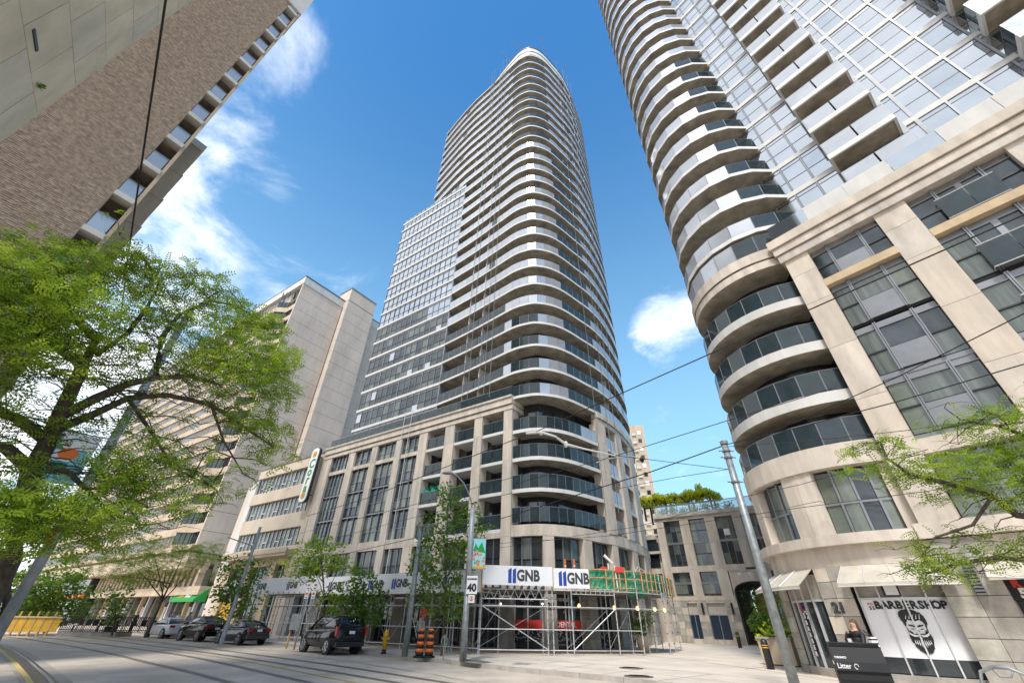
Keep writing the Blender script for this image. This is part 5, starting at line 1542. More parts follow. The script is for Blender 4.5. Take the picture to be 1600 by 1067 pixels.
q = MB(); q.lathe(whitel, [(.07, 0), (.07, .012)], (0, 0, 0), 16); o = q.build('ring_centre', sx_); o.location = (.25, -.2, 2.53); o.rotation_euler = (pi/2, 0, 0); bx('letter_bar', sx_, blackl, .23, .27, -.216, -.212, 2.46, 2.6)
bn = thing('street_banner', 'colourful autumn street banner hanging on the lamp pole right side', 'banner', (p.x, p.y, 0), -.05)
bx('banner_cloth', bn, lightteal, .17, .8, -.03, -.01, 3.8, 5.15)
g_ = random.Random(5)
for j in range(26):
    x, z = .18+.56*g_.random(), 3.82+.75*g_.random(); w = .05+.05*g_.random(); bx('printed_shape', bn, g_.choice([orange, yellow, redm, teal, orange]), x, min(x+w, .79), -.036-.002*j*.1, -.031, z, z+w*1.3)
head_ = MB(); head_.add([(.17, -.034, 4.6), (.8, -.034, 4.5), (.6, -.034, 5.0), (.42, -.034, 4.72), (.28, -.034, 4.95)], [(0, 1, 2, 3, 4)], greenm); head_.build('printed_shape', bn)
bx('printed_band', bn, yellow, .17, .8, -.037, -.031, 3.8, 3.9)
for z in (3.78, 5.16): bx('banner_rod', bn, galv, 0, .84, -.03, -.01, z, z+.03)
p = gnd(632, 1025)
q = MB(); q.tube(galv, [(p.x, p.y, .15), (p.x, p.y, 3), (p.x, p.y, 6.1)], [.16, .14, .11], 10); q.lathe(frame_gr, [(.13, 0), (.13, .1)], (p.x, p.y, 6.05), 10)
tag(q.build('utility_pole', smooth=True), 'plain grey utility pole left of the two orange traffic barrels', 'pole')
# right-hand span pole
D_ = 17.0; az_ = R(28.85)
Pp = Vector((sin(az_)*D_, cos(az_)*D_))
RP = thing('tram_wire_pole', 'tall grey steel pole at right holding the overhead wires', 'pole', (Pp.x, Pp.y, .15))
zt = at(1130, 692, D_).z-.15
q = MB(); q.tube(galv, [(0, 0, 0), (0, 0, zt*.45), (0, 0, zt)], [.145, .132, .112], 14); q.build('shaft', RP, True)
MB().lathe(frame_gr, [(.14, 0), (.14, .12)], (0, 0, zt-.06), 12).build('cap', RP)
for z in (zt-.35, zt-.6, zt-1.5): q = MB(); q.lathe(frame_gr, [(.15, 0), (.15, .06)], (0, 0, z), 12); q.tube(frame_gr, [(-.28, 0, z+.03), (.28, 0, z+.03)], .025, 5); q.build('pole_band', RP)
MB().lathe(frame_gr, [(.22, 0), (.2, .12)], (0, 0, 0), 12).build('base_collar', RP)
# left pole with banner
D_ = 14.0; az_ = R(-45.35); Pl = Vector((sin(az_)*D_, cos(az_)*D_))
LPp = thing('lamp_pole', 'large blue grey leaning-looking pole at left edge beside the big tree', 'lamp pole', (Pl.x, Pl.y, .0))
q = MB(); q.tube(galv_lt, [(0, 0, -.01), (0, 0, 9.5)], [.105, .085], 14); q.build('shaft', LPp, True); MB().lathe(frame_gr, [(.2, 0), (.18, .4)], (0, 0, 0), 12).build('base_collar', LPp)
bx('red_sticker', LPp, redm, -.07, .07, -.12, -.1, 2.9, 3.2)
bn = thing('street_banner', 'teal and white banner with orange sun on the left pole under the big tree', 'banner', (Pl.x, Pl.y, 0), R(36))
bx('banner_cloth', bn, whitel, -1.0, -.2, -.03, -.01, 4.15, 5.25)
for (x0, x1, z0, z1, m) in ((-1.0, -.2, 4.15, 4.55, lightteal), (-.98, -.85, 4.2, 5.2, teal), (-.8, -.5, 4.3, 4.6, teal), (-.5, -.22, 4.2, 4.85, lightteal), (-.9, -.3, 4.85, 4.9, teal)): bx('printed_shape', bn, m, x0, x1, -.036, -.031, z0, z1)
q = MB(); q.prism(orange, [(.18*cos(R(i*20)), .14*sin(R(i*20))) for i in range(18)], 0, .004, Matrix.Translation((-.6, -.037, 4.78)) @ Matrix.Rotation(pi/2, 4, 'X')); q.build('printed_sun', bn)
for z in (4.12, 5.26): bx('banner_rod', bn, galv, -1.05, 0, -.03, -.01, z, z+.03)
# far poles and parking signs
p = at(352, 985, 38); q = MB(); q.tube(galv_lt, [(p.x, p.y, .1), (p.x, p.y, 7.2)], [.14, .1], 8); q.tube(galv, [(p.x, p.y, 5.9), (p.x-1.9, p.y-.4, 6.4)], .035, 5)
tag(q.build('utility_pole'), 'grey pole in front of the cream office beside the black car', 'pole')
for k, (px, lab) in enumerate(((470, 'white parking sign plates on a post left of the black SUV, nearer left'), (481, 'white parking sign plates on a post left of the black SUV, the right one'))):
    p = at(px-4, 985, 31.5-k*.4); t = thing('parking_sign', lab, 'sign', (p.x, p.y, .15), R(-30), 'parking signs')
    q = MB(); q.tube(galv, [(0, 0, 0), (0, 0, 3.2)], .03, 6); q.build('post', t)
    for z in (2.9, 2.45): bx('sign_plate', t, whitel, -.17, .17, -.06, -.04, z, z+.4); bx('sign_symbol', t, redm, -.1, .1, -.066, -.061, z+.2, z+.3); bx('sign_symbol', t, blackl, -.1, .1, -.066, -.061, z+.06, z+.1)
p = at(458, 985, 32); t = thing('utility_box', 'teal notice board leaning at the scaffold left of the black SUV', 'board', (p.x, p.y, .15), RZ2); bx('panel', t, galv, -.5, .5, 0, .06, .9, 1.7); bx('leg', t, wood, -.45, -.35, .06, .12, 0, .9); bx('leg', t, wood, .35, .45, .06, .12, 0, .9)
# overhead wires: (pixel points, height of each end, radius, label)
wires = [([(838, 674, 6.6), (1000, 601.5, 6.5), (1400, 424, 6.5), (1640, 318, 6.5)], .013, 'highest thin overhead wire crossing from the curved balconies to the right edge'),
 ([(380, 903, 5.9), (560, 860, 6.0), (780, 811, 6.2), (1020, 736, 6.6), (1128, 697, 7.2)], .022, 'thick black cable rising from left to the top of the right pole'),
 ([(1132, 695, 7.2), (1250, 667, 7.0), (1400, 628, 6.9), (1600, 569, 6.8), (1640, 556, 6.8)], .016, 'overhead wire from the right pole top across the stone pilasters'),
 ([(1132, 698, 7.1), (1250, 690, 6.9), (1420, 672, 6.8), (1640, 640, 6.7)], .012, 'lower thin wire from the right pole across the stone band'),
 ([(800, 757, 6.2), (965, 711, 6.4), (1140, 656, 6.6), (1300, 607, 6.7)], .012, 'thin span wire passing above the right pole'),
 ([(700, 868, 5.6), (998, 822, 5.8), (1162, 776, 6.0), (1250, 757, 6.1), (1450, 702, 6.1)], .011, 'thin trolley wire crossing in front of the courtyard building'),
 ([(640, 858, 5.5), (950, 837, 5.6), (1250, 793, 5.7), (1450, 767, 5.7), (1640, 735, 5.7)], .012, 'lowest trolley wire crossing above the round first floor windows'),
 ([(965, 712, 6.4), (1016, 718, 6.4), (1138, 733, 6.2)], .011, 'short span wire meeting the right pole below its top'),
 ([(960, 764, 6.2), (1060, 745, 6.3), (1138, 733, 6.3)], .011, 'short lower span wire meeting the right pole'),
 ([(480, 806, 6.0), (574, 778, 6.2), (705, 726, 6.4), (825, 678, 6.6)], .014, 'span wire rising in front of the podium to the white insulator'),
 ([(262, -20, 9.0), (200, 400, 9.0), (186, 520, 8.6)], .016, 'single black wire running up across the brick tower and sky'),
 ([(345, 870, 6.0), (480, 830, 6.1), (640, 790, 6.2), (840, 735, 6.3)], .011, 'thin wire in front of the podium running above the street trees'),
 ([(300, 880, 6.4), (420, 868, 6.3), (600, 820, 6.2), (800, 770, 6.1)], .011, 'second thin wire above the street trees, just below the first'),
 ([(1150, 700, 7.0), (1400, 590, 6.6), (1640, 470, 6.5)], .012, 'thin wire crossing the big windows of the right stone facade')]
for pts, r, lab in wires:
    P = [atz(*p) for p in pts]
    q = MB(); q.tube(black if r < .02 else black, P, r, 5, False); tag(q.build('overhead_wire'), lab, 'wire', 'overhead wires')
P = [atz(*p) for p in ((822, 677, 6.6), (845, 675, 6.6), (868, 682, 6.5), (884, 694, 6.4), (908, 700, 6.4), (962, 712, 6.4))]
q = MB(); q.tube(conc_white, P, [.035, .045, .03, .045, .03, .02], 6)
for p_ in (P[1], P[3]): q.lathe(conc_white, [(.03, -.1), (.07, -.05), (.07, .05), (.03, .1)], p_, 8)
tag(q.build('wire_insulator'), 'bent white insulated wire bridge hanging in front of the curved balconies', 'insulator')
p = atz(1003, 718, 6.4); q = MB(); q.tube(galv, [p, p+Vector((-.3, 0, .12)), p+Vector((-1.2, .1, .05)), p+Vector((-1.6, .1, -.1))], .022, 5); q.lathe(black, [(.03, -.1), (.09, 0), (.03, .1)], p, 8)
tag(q.build('wire_hanger'), 'dark wire hanger with curved arm beside the rounded podium edge', 'insulator')

# ============================================================ street furniture
def barrel(px, py, lab):
    p = gnd(px, py); t = thing('traffic_barrel', lab, 'barrel', (p.x, p.y, .15), 0, 'orange and black traffic barrels')
    MB().lathe(black, [(.3, 0), (.3, .07), (.24, .08)], n=14).build('rubber_base', t, True)
    for j in range(7):
        z = .08+j*.14; r = .2-j*.009; MB().lathe(orange if j % 2 else black, [(r, z), (r-.004, z+.138)], n=14).build('stripe_band', t, True)
    MB().lathe(orange, [(.14, 1.06), (.13, 1.14), (.05, 1.16)], n=14).build('top', t, True)
barrel(654.5, 1027, 'orange and black striped traffic barrel, left one of the pair')
barrel(669.5, 1027, 'orange and black striped traffic barrel, right one beside the street tree')
p = gnd(599, 1021); t = thing('fire_hydrant', 'yellow fire hydrant with black foot standing under the scaffold', 'hydrant', (p.x, p.y, .15))
MB().lathe(black, [(.16, 0), (.16, .06), (.11, .07), (.11, .2)], n=12).build('foot', t, True); MB().lathe(yellow, [(.11, .2), (.12, .75), (.15, .78), (.15, .84), (.12, .88), (.1, .98), (.04, 1.05)], n=12).build('barrel_body', t, True)
for s in (-1, 1): q = MB(); q.tube(yellow, [(s*.1, 0, .65), (s*.2, 0, .65)], .05, 8); q.build('nozzle', t)
p = gnd(692, 1030); t = thing('bicycle_ring_post', 'slim steel bicycle ring post left of the lamp pole', 'bicycle stand', (p.x, p.y, .15), .3)
q = MB(); q.tube(galv, [(0, 0, 0), (0, 0, .95)], .03, 8); q.build('post', t); q = MB(); q.tube(galv, [(.16*cos(R(i*30)), 0, .68+.2*sin(R(i*30))) for i in range(13)], .018, 6); q.build('ring', t)
p = at(663, 957, 26.6); q = MB(); q.tube(galv, [(p.x, p.y, .15), (p.x, p.y, p.z)], .025, 6); t = thing('round_sign', 'small round red sign on a thin post behind the barrels', 'sign', (0, 0, 0)); q.build('post', t)
q = MB(); q.prism(redm, [(.2*cos(R(i*24)), .2*sin(R(i*24))) for i in range(15)], 0, .02, Matrix.Translation((p.x, p.y-.05, p.z)) @ Matrix.Rotation(pi/2, 4, 'X')); q.build('disc', t)
def bollard(loc, lab, s=1.0):
    t = thing('bollard', lab, 'bollard', (loc.x, loc.y, .15), 0, 'black bollards'); t.scale = (s, s, s)
    MB().lathe(frame_dk, [(.15, 0), (.15, .86), (.13, .98), (.07, 1.04), (.01, 1.06)], n=16).build('post', t, True)
    for z in (.72, .80): MB().lathe(yellow, [(.155, z), (.155, z+.035)], n=16).build('yellow_band', t, True)
bollard(gnd(1205, 1045), 'black bollard with yellow bands in front of the plant box')
bollard(gnd(1157, 1011.5), 'small dark bollard beside the archway wall')
bollard(gnd(1193, 1014), 'distant dark bollard under the arch, behind the nearer one')
p = gnd(1236, 1041); t = thing('planter', 'grey stone planter box beside the round shop corner', 'planter', (p.x+.1, p.y+.6, .15), RZ1)
bx('box', t, conc_tan, -.75, .75, -.55, .55, .05, 1.0); bx('rim', t, stone_grey, -.8, .8, -.6, .6, 1.0, 1.08); bx('foot', t, frame_dk, -.65, .65, -.45, .45, 0, .05)
pl = thing('banana_plant', 'leafy tropical plants growing in the grey planter box', 'plant', (p.x+.1, p.y+.6, 1.1), RZ1)
g_ = random.Random(9); q = MB()
for j in range(30):
    a = g_.random()*2*pi; L_ = .5+.6*g_.random(); el = .4+.9*g_.random(); x0, y0 = g_.uniform(-.5, .5), g_.uniform(-.35, .35); w = .1+.07*g_.random(); pr = None
    for s_ in range(5):
        t_ = s_/4; cx, cy, cz = x0+cos(a)*L_*t_*cos(el), y0+sin(a)*L_*t_*cos(el), L_*t_*sin(el)*1.2-.5*t_*t_*L_; ww = w*math.sin(pi*min(1, .1+t_*.9))
        l, r_ = (cx-sin(a)*ww, cy+cos(a)*ww, cz+.02), (cx+sin(a)*ww, cy-cos(a)*ww, cz+.02)
        if pr: q.quad(leaf1 if j % 3 else leaf2, pr[0], pr[1], r_, l)
        pr = (l, r_)
q.build('large_leaves', pl); leafmesh('trailing_leaves', pl, leaf3, [((-.7, -.3, .0), (.25, .3, .25), 160), ((0, 0, .4), (.8, .5, .5), 200)], 'leaf', .11, 8)
for k, (px, py, D, s) in enumerate(((1190, 975, 36, 1.4), (1205, 950, 44, 2.4), (1178, 935, 52, 2.6))):
    c = at(px, py, D); t = thing('garden_tree', ['dark leafy bush behind the bollard by the arch', 'green garden tree seen below the cream awning', 'darker garden tree deep inside the passage'][k], 'tree', (c.x, c.y, .1))
    q = MB(); q.tube(bark, [(0, 0, 0), (.1, 0, c.z-.1)], [.1*s/2, .05], 6); q.build('trunk', t); leafmesh('crown', t, leaf2 if k != 1 else leaf1, [((0, 0, c.z-.1), (s*.6, s*.6, s*.5), 500), ((.3, .2, c.z-.7*s), (s*.5, s*.5, s*.5), 350)], 'leaf', .2, 20+k)
p = gnd(1000, 1021); c = at(1003, 985, 33.5); t = thing('potted_palm', 'dark potted palm in pale pot behind the scaffold uprights', 'plant', (c.x, c.y, .15)); MB().lathe(conc_tan, [(.35, 0), (.45, .8), (.42, .85)], n=12).build('pot', t, True); leafmesh('fronds', t, leaf2, [((0, 0, 1.6), (.6, .6, .7), 60)], 'spray', .34, 4)
# litter bin
D_ = 14.2; az_ = R(34.55); Pb = Vector((sin(az_)*D_, cos(az_)*D_, .15))
LBs = .88
LB = thing('litter_bin', 'black street litter bin with ribbed lid and white Litter lettering', 'litter bin', Pb, -R(34)+R(4))
bx('body', LB, black, -.55, .55, -.38, .38, .05, .8); bx('front_panel', LB, frame_dk, -.55, .55, -.43, -.38, .74, .9)
q = MB(); q.add([(-.55, -.42, .9), (.55, -.42, .9), (.55, .38, .9), (-.55, .38, .9), (-.55, -.34, 1.16), (.55, -.34, 1.16), (.55, .34, 1.24), (-.55, .34, 1.24)], [(0, 1, 5, 4), (1, 2, 6, 5), (2, 3, 7, 6), (3, 0, 4, 7), (4, 5, 6, 7)], black); q.build('lid', LB)
q = MB()
for j in range(26): q.box(frame_dk, -.54+j*.042, -.52+j*.042, -.33, .33, 1.175, 1.215+.02)
o = q.build('lid_ribs', LB); o.rotation_euler = (0, 0, 0)
q = MB()
for j in range(22):
    for i in range(4): q.box(frame_dk, -.5+j*.047, -.47+j*.047, -.40, -.38, .1+i*.16, .2+i*.16)
q.build('mesh_front', LB)
text('bin_lettering', 'Litter', LB, whitel, (-.36, -.435, .82), .13, bold=.002); text('bin_lettering', 'TORONTO', LB, whitel, (-.38, -.4, .97), .05, rot=(pi/2-.25, 0, 0), bold=.002)
q = MB(); q.tube(whitel, [(.045*cos(R(i*40)), 0, .045*sin(R(i*40))) for i in range(8)], .008, 4); o = q.build('recycling_symbol', LB); o.location = (-.1, -.436, .82)
LB.scale = (LBs, .95, 1)
# bicycle loop rack at the lower right
p = gnd(1563, 1043, 1.0); t = thing('bicycle_rack', 'rounded tubular steel bicycle rack at the lower right corner', 'bicycle rack', (p.x, p.y, .15), R(-55))
q = MB(); q.tube(galv, [(-.45, 0, 0), (-.46, 0, .5), (-.36, 0, .76), (-.12, 0, .86), (.12, 0, .86), (.36, 0, .76), (.46, 0, .5), (.45, 0, 0)], .035, 8); q.build('outer_tube', t, True)
q = MB(); q.tube(galv, [(-.15, 0, .86), (-.08, 0, .7), (.1, 0, .7), (.2, 0, .85)], .02, 6); q.build('inner_bar', t, True)

# ============================================================ patio fence and left foreground items
YF = thing('patio_barrier', 'yellow panelled patio barrier on the road edge at far left', 'barrier', (0, 0, 0))
A = at(3, 985, 60); B = at(88, 985, 58); d = (B-A); L_ = math.hypot(d.x, d.y); u = Vector((d.x/L_, d.y/L_))
YF.location = (A.x, A.y, 0); YF.rotation_euler = (0, 0, math.atan2(d.y, d.x))
for i in range(6): bx('yellow_panel', YF, yellow, i*L_/6+.05, (i+1)*L_/6-.05, 0, .06, .3, 1.3); bx('post', YF, wood, i*L_/6-.06, i*L_/6+.06, -.03, .1, .0, 1.75)
bx('planter_ledge', YF, stone_tan, 0, L_, -.1, .2, 1.3, 1.4)
PF = thing('patio_fence', 'black metal patio fence with many pickets in front of the restaurant', 'fence', (0, 0, 0))
A = at(88, 990, 58); B = at(236, 990, 54.5); d = (B-A); L_ = math.hypot(d.x, d.y); PF.location = (A.x, A.y, 0); PF.rotation_euler = (0, 0, math.atan2(d.y, d.x))
bx('platform', PF, stone_grey, 0, L_*.62, 0, 2.5, 0, .35)
for i in range(56): bx('picket', PF, black, i*L_/56, i*L_/56+.05, 0, .05, .3, 1.45)
for z in (.45, 1.4): bx('rail', PF, black, 0, L_, -.01, .06, z, z+.06)
for i in range(11):
    x = i*L_/11+.4; c = thing('patio_chair', 'black patio chair behind the picket fence, '+['first', 'second', 'third', 'fourth', 'fifth', 'sixth', 'seventh', 'eighth', 'ninth', 'tenth', 'eleventh'][i]+' from the left', 'chair', (A.x+d.x*x/L_, A.y+d.y*x/L_+1.2, .35), .4*i, 'patio chairs behind the fence')
    bx('seat', c, black, -.22, .22, -.22, .22, .42, .46); bx('backrest', c, black, -.22, .22, .2, .24, .46, .9)
    for sx_, sy_ in ((-.2, -.2), (.18, -.2), (-.2, .18), (.18, .18)): bx('leg', c, black, sx_, sx_+.03, sy_, sy_+.03, 0, .42)
for k, (px, lab) in enumerate(((168, 'dark green potted shrub at the end of the patio fence'),)):
    p = at(px, 993, 57); t = thing('potted_shrub', lab, 'plant', (p.x, p.y, 0)); MB().lathe(frame_dk, [(.4, 0), (.5, .7), (.48, .72)], n=10).build('pot', t); leafmesh('foliage', t, leaf2, [((0, 0, 1.3), (.7, .7, .8), 500)], 'leaf', .17, 31)

# ============================================================ cars
def loft(q, m, rings, close=True):
    n = len(rings[0]); v = [p for r in rings for p in r]; f = []
    for i in range(len(rings)-1):
        for k in range(n-(0 if close else 1)): f.append((i*n+k, i*n+(k+1) % n, (i+1)*n+(k+1) % n, (i+1)*n+k))
    f += [tuple(range(n))[::-1], tuple(range(len(v)-n, len(v)))]
    q.add(v, f, m)
def car(name, label, loc, rz, paint, L, W, body, house, wr, wb, spare=False, suv=False):
    """nose towards +x. body: (x, zlow, zbelt, half width); house: (x, ztop, half width at the top)"""
    t = thing(name, label, 'car', loc, rz)
    q = MB(); rings = []
    for (x, zl, zb, hw) in body:
        h = zb-zl
        side = [(hw*.86, zl), (hw*.98, zl+h*.12), (hw, zl+h*.5), (hw*.985, zl+h*.78), (hw*.93, zb-.02), (hw*.6, zb+.015)]
        rings.append([(x, y, z) for y, z in side]+[(x, -y, z) for y, z in side[::-1]])
    loft(q, paint, rings); q.build('body', t, True)
    q = MB(); rings = []
    def belt(x):
        for i in range(len(body)-1):
            a, b = body[i], body[i+1]
            if a[0] <= x <= b[0]:
                u = (x-a[0])/(b[0]-a[0]); return a[2]+(b[2]-a[2])*u, a[3]+(b[3]-a[3])*u
        return body[-1][2], body[-1][3]
    for (x, zt_, hw) in house:
        zb, bw = belt(x); bw *= .93
        side = [(bw, zb-.03), (bw*.985, zb+(zt_-zb)*.3), (hw+(bw-hw)*.35, zb+(zt_-zb)*.72), (hw, max(zt_-.05, zb)), (hw*.8, zt_)]
        rings.append([(x, y, z) for y, z in side]+[(x, -y, z) for y, z in side[::-1]])
    loft(q, glass_dk, rings); q.build('window_glass', t, True)
    q = MB(); rr = [h for h in house if h[1] >= max(h_[1] for h_ in house)-.16]
    rings = [[(x, hw*1.02, zt_-.045), (x, hw*.82, zt_+.02), (x, 0, zt_+.035), (x, -hw*.82, zt_+.02), (x, -hw*1.02, zt_-.045), (x, 0, zt_-.06)] for (x, zt_, hw) in rr]
    loft(q, paint, rings); q.build('roof', t, True)
    q = MB()
    for s in (-1, 1):
        xs_ = [house[0][0], rr[0][0], (rr[0][0]+rr[-1][0])/2, rr[-1][0], house[-1][0]]
        for (a, b) in ((xs_[0], xs_[1]), (xs_[2]-.02, xs_[2]+.02), (xs_[4], xs_[3])):
            zb, bw = belt(a); hw = rr[0][2]; q.tube(paint, [(a, s*bw*.94, zb-.02), (b, s*(hw+.01), rr[0][1]-.03)], .045, 5)
    q.build('pillars', t)
    for x in wb:
        for s in (-1, 1):
            hw = W/2
            q = MB(); q.tube(blackl, [(0, s*(hw-.1), 0), (0, s*(hw+.006), 0)], wr+.07, 20); o = q.build('wheel_arch', t); o.location = (x, 0, wr)
            w = MB(); w.tube(tyre, [(0, s*(hw-.23), 0), (0, s*(hw-.02), 0), (0, s*(hw+.015), 0)], [wr, wr, wr-.025], 22); w = w.build('wheel', t); w.location = (x, 0, wr)
            r_ = MB(); r_.tube(rimm, [(0, s*(hw-.02), 0), (0, s*(hw+.02), 0)], wr*.3, 12)
            for k in range(6):
                a = k*pi/3; r_.tube(rimm, [(0, s*(hw+.018), 0), (cos(a)*wr*.66, s*(hw+.012), sin(a)*wr*.66)], .035, 4)
            pts = [(cos(R(a*20))*wr*.66, s*(hw+.016), sin(R(a*20))*wr*.66) for a in range(19)]; r_.tube(rimm, pts, .022, 4, False); r_.build('rim', w)
    xr_ = body[0][0]; zb = body[1][2]; hw = body[1][3]
    for s in (-1, 1):
        if suv: q = MB(); q.box(tail, xr_-.03, xr_+.16, s*hw-.1 if s > 0 else -hw-.012, hw+.012 if s > 0 else -hw+.1, zb-.3, zb+.12)
        else: q = MB(); q.box(tail, xr_-.02, xr_+.2, s*hw*.95-.34 if s > 0 else -hw*.95, hw*.95 if s > 0 else -hw*.95+.34, zb-.22, zb-.06)
        q.build('tail_light', t)
        q = MB(); q.box(whitel, body[-1][0]-.15, body[-1][0]+.01, s*.55-.15, s*.55+.15, .62, .74); q.build('headlight', t)
        q = MB(); q.box(paint, .62 if not suv else .55, .78, s*(W/2+.0), s*(W/2+.0)+s*.17 if s > 0 else -W/2, belt(.7)[0], belt(.7)[0]+.14) if s > 0 else q.box(paint, .62, .78, -W/2-.17, -W/2, belt(.7)[0], belt(.7)[0]+.14); q.build('wing_mirror', t)
    bx('number_plate', t, whitel, xr_-.05, xr_-.03, -.17, .17, .78 if not suv else .95, .92 if not suv else 1.09)
    bx('bumper', t, paint if not suv else frame_dk, xr_-.07, xr_+.15, -hw*.93, hw*.93, .38, .6)
    q = MB()
    for s in (-1, 1): q.tube(frame_lt if suv else frame_gr, [(house[1][0], s*belt(0)[1]*.99, belt(house[1][0])[0]-.02), (house[-1][0]-.1, s*belt(0)[1]*.99, belt(house[-1][0]-.2)[0]-.02)], .015, 4)
    q.build('window_trim', t)
    for x in (-.25, .75):
        for s in (-1, 1): bx('door_handle', t, paint, x-.3, x-.12, s*(W/2-.01)-.012, s*(W/2-.01)+.02, belt(0)[0]-.14, belt(0)[0]-.11)
    return t
sedan_b = [(-2.3, .45, .95, .74), (-2.15, .32, 1.0, .86), (-1.4, .24, 1.0, .91), (0, .22, .97, .92), (1.2, .24, .92, .91), (1.95, .3, .8, .86), (2.3, .4, .66, .7)]
sedan_h = [(-1.75, 1.02, .6), (-1.0, 1.36, .56), (-.4, 1.44, .57), (.3, 1.42, .57), (1.15, .97, .62)]
suv_b = [(-2.3, .5, 1.1, .82), (-2.2, .38, 1.16, .91), (-1.2, .3, 1.14, .93), (0, .3, 1.1, .94), (1.2, .32, 1.06, .93), (2.0, .4, .98, .88), (2.3, .5, .8, .74)]
suv_h = [(-2.2, 1.2, .78), (-2.02, 1.68, .68), (-1.2, 1.78, .7), (0, 1.78, .7), (.45, 1.72, .68), (1.25, 1.12, .72)]
cross_h = [(-2.1, 1.18, .7), (-1.3, 1.5, .62), (-.6, 1.62, .64), (.2, 1.6, .64), (1.25, 1.1, .7)]
nl = Vector((.565, .825))
sv = car('black_suv', 'black SUV parked at the kerb in front of the scaffold, nearest of the cars', (-10.35, 29.55, 0), R(90+46.5), blackp, 4.6, 1.86, suv_b, suv_h, .37, (-1.42, 1.38), suv=True)
def s2p(s, n): p = U2*s+N2*n; return (p.x, p.y, 0)
car('white_sedan', 'white sedan parked farthest away beside the patio fence', s2p(49.8, 19.5), R(90+57), whitep, 4.6, 1.84, sedan_b, sedan_h, .34, (-1.4, 1.42))
car('black_crossover', 'black crossover car with bright window trim between the white sedan and grey car', s2p(42.9, 19.3), R(90+56), blackp, 4.6, 1.84, suv_b, cross_h, .36, (-1.4, 1.4))
car('grey_coupe', 'dark grey car parked beside the cream office in front of the crossover', s2p(36.9, 19.4), R(90+55), greyp, 4.6, 1.84, sedan_b, sedan_h, .34, (-1.4, 1.42))

# ============================================================ people
def skinmesh(name, par, m, pts, edges, radii, lv=1):
    me = bpy.data.meshes.new(name); me.from_pydata([Vector(p) for p in pts], edges, []); me.materials.append(m)
    o = link(name, me, par); md = o.modifiers.new('skin', 'SKIN'); md.use_smooth_shade = True
    for i, r in enumerate(radii): me.skin_vertices[0].data[i].radius = (r, r)
    me.skin_vertices[0].data[0].use_root = True
    s_ = o.modifiers.new('sub', 'SUBSURF'); s_.levels = lv; s_.render_levels = lv
    return o
def person(label, loc, rz, top, legs, hairm, arms, stride=.12, h=1.0, longhair=False, grp=None):
    t = thing('person', label, 'person', loc, rz, grp); t.scale = (h, h, h)
    L, Ra = arms     # each (elbow, hand)
    body = [(0, 0, .95), (0, 0, 1.15), (0, 0, 1.35), (0, 0, 1.45), (0, .01, 1.53), (0, .02, 1.62), (0, .0, 1.70),
            (.1, 0, .9), (.11, -stride*.4, .5), (.11, stride*.2, .1), (.11, -.1, .05), (-.1, 0, .9), (-.11, stride*.6, .5), (-.11, stride, .1), (-.11, stride-.14, .05),
            (.19, 0, 1.40), L[0], L[1], (-.19, 0, 1.40), Ra[0], Ra[1]]
    ed = [(0, 1), (1, 2), (2, 3), (3, 4), (4, 5), (5, 6), (0, 7), (7, 8), (8, 9), (9, 10), (0, 11), (11, 12), (12, 13), (13, 14), (3, 15), (15, 16), (16, 17), (3, 18), (18, 19), (19, 20)]
    rad = [.13, .12, .14, .1, .055, .095, .075, .085, .06, .042, .04, .085, .06, .042, .04, .06, .045, .032, .06, .045, .032]
    # fingers: five short chains from each hand
    for hi, hd in ((17, L[1]), (20, Ra[1])):
        for k in range(5):
            a = (k-2)*.018; z = -.075-.012*(1-abs(k-2)/2); body.append((hd[0]+a, hd[1]-.02 if k else hd[1]-.05, hd[2]+z*(.6 if k == 0 else 1))); ed.append((hi, len(body)-1)); rad.append(.009)
    skinmesh('body', t, skin, body, ed, rad)
    skinmesh('jacket', t, top, [(0, 0, .92), (0, 0, 1.15), (0, 0, 1.35), (0, 0, 1.44), (.2, 0, 1.40), L[0], tuple(Vector(L[1]).lerp(Vector(L[0]), .12)), (-.2, 0, 1.40), Ra[0], tuple(Vector(Ra[1]).lerp(Vector(Ra[0]), .12))],
             [(0, 1), (1, 2), (2, 3), (3, 4), (4, 5), (5, 6), (3, 7), (7, 8), (8, 9)], [.155, .14, .16, .11, .075, .06, .045, .075, .06, .045])
    skinmesh('trousers', t, legs, [(0, 0, .95), (.1, 0, .88), (.11, -stride*.4, .5), (.11, stride*.2, .12), (-.1, 0, .88), (-.11, stride*.6, .5), (-.11, stride, .12)],
             [(0, 1), (1, 2), (2, 3), (0, 4), (4, 5), (5, 6)], [.15, .1, .075, .055, .1, .075, .055])
    q = MB()
    for s in (-1, 1): q.lathe(blackl, [(.004, -.01), (.014, 0), (.004, .01)], (s*.034, -.088, 1.645), 6)
    q.tube(skin, [(0, -.09, 1.65), (0, -.12, 1.615), (0, -.095, 1.605)], [.008, .014, .008], 5); q.build('face_features', t)
    q = MB(); q.tube(redm if False else hairm, [(-.02, -.088, 1.578), (.02, -.088, 1.578)], .005, 4); q.build('mouth', t)
    hp = [(0, .02, 1.745), (0, .06, 1.68), (0, .08, 1.6)]; hr = [.095, .108, .085]
    if longhair: hp += [(0, .11, 1.48), (.02, .12, 1.36)]; hr += [.105, .07]
    skinmesh('hair', t, hairm, hp, [(i, i+1) for i in range(len(hp)-1)], hr)
    for s, hnd in ((1, (.11, -.1, .03)), (-1, (-.11, stride-.12, .03))):
        q = MB(); q.box(blackl, hnd[0]-.045, hnd[0]+.045, hnd[1]-.08, hnd[1]+.16, .0, .08); q.build('shoe', t)
    return t
aw = R(35.2); wp = Vector((sin(aw)*17.0, cos(aw)*17.0, .15))
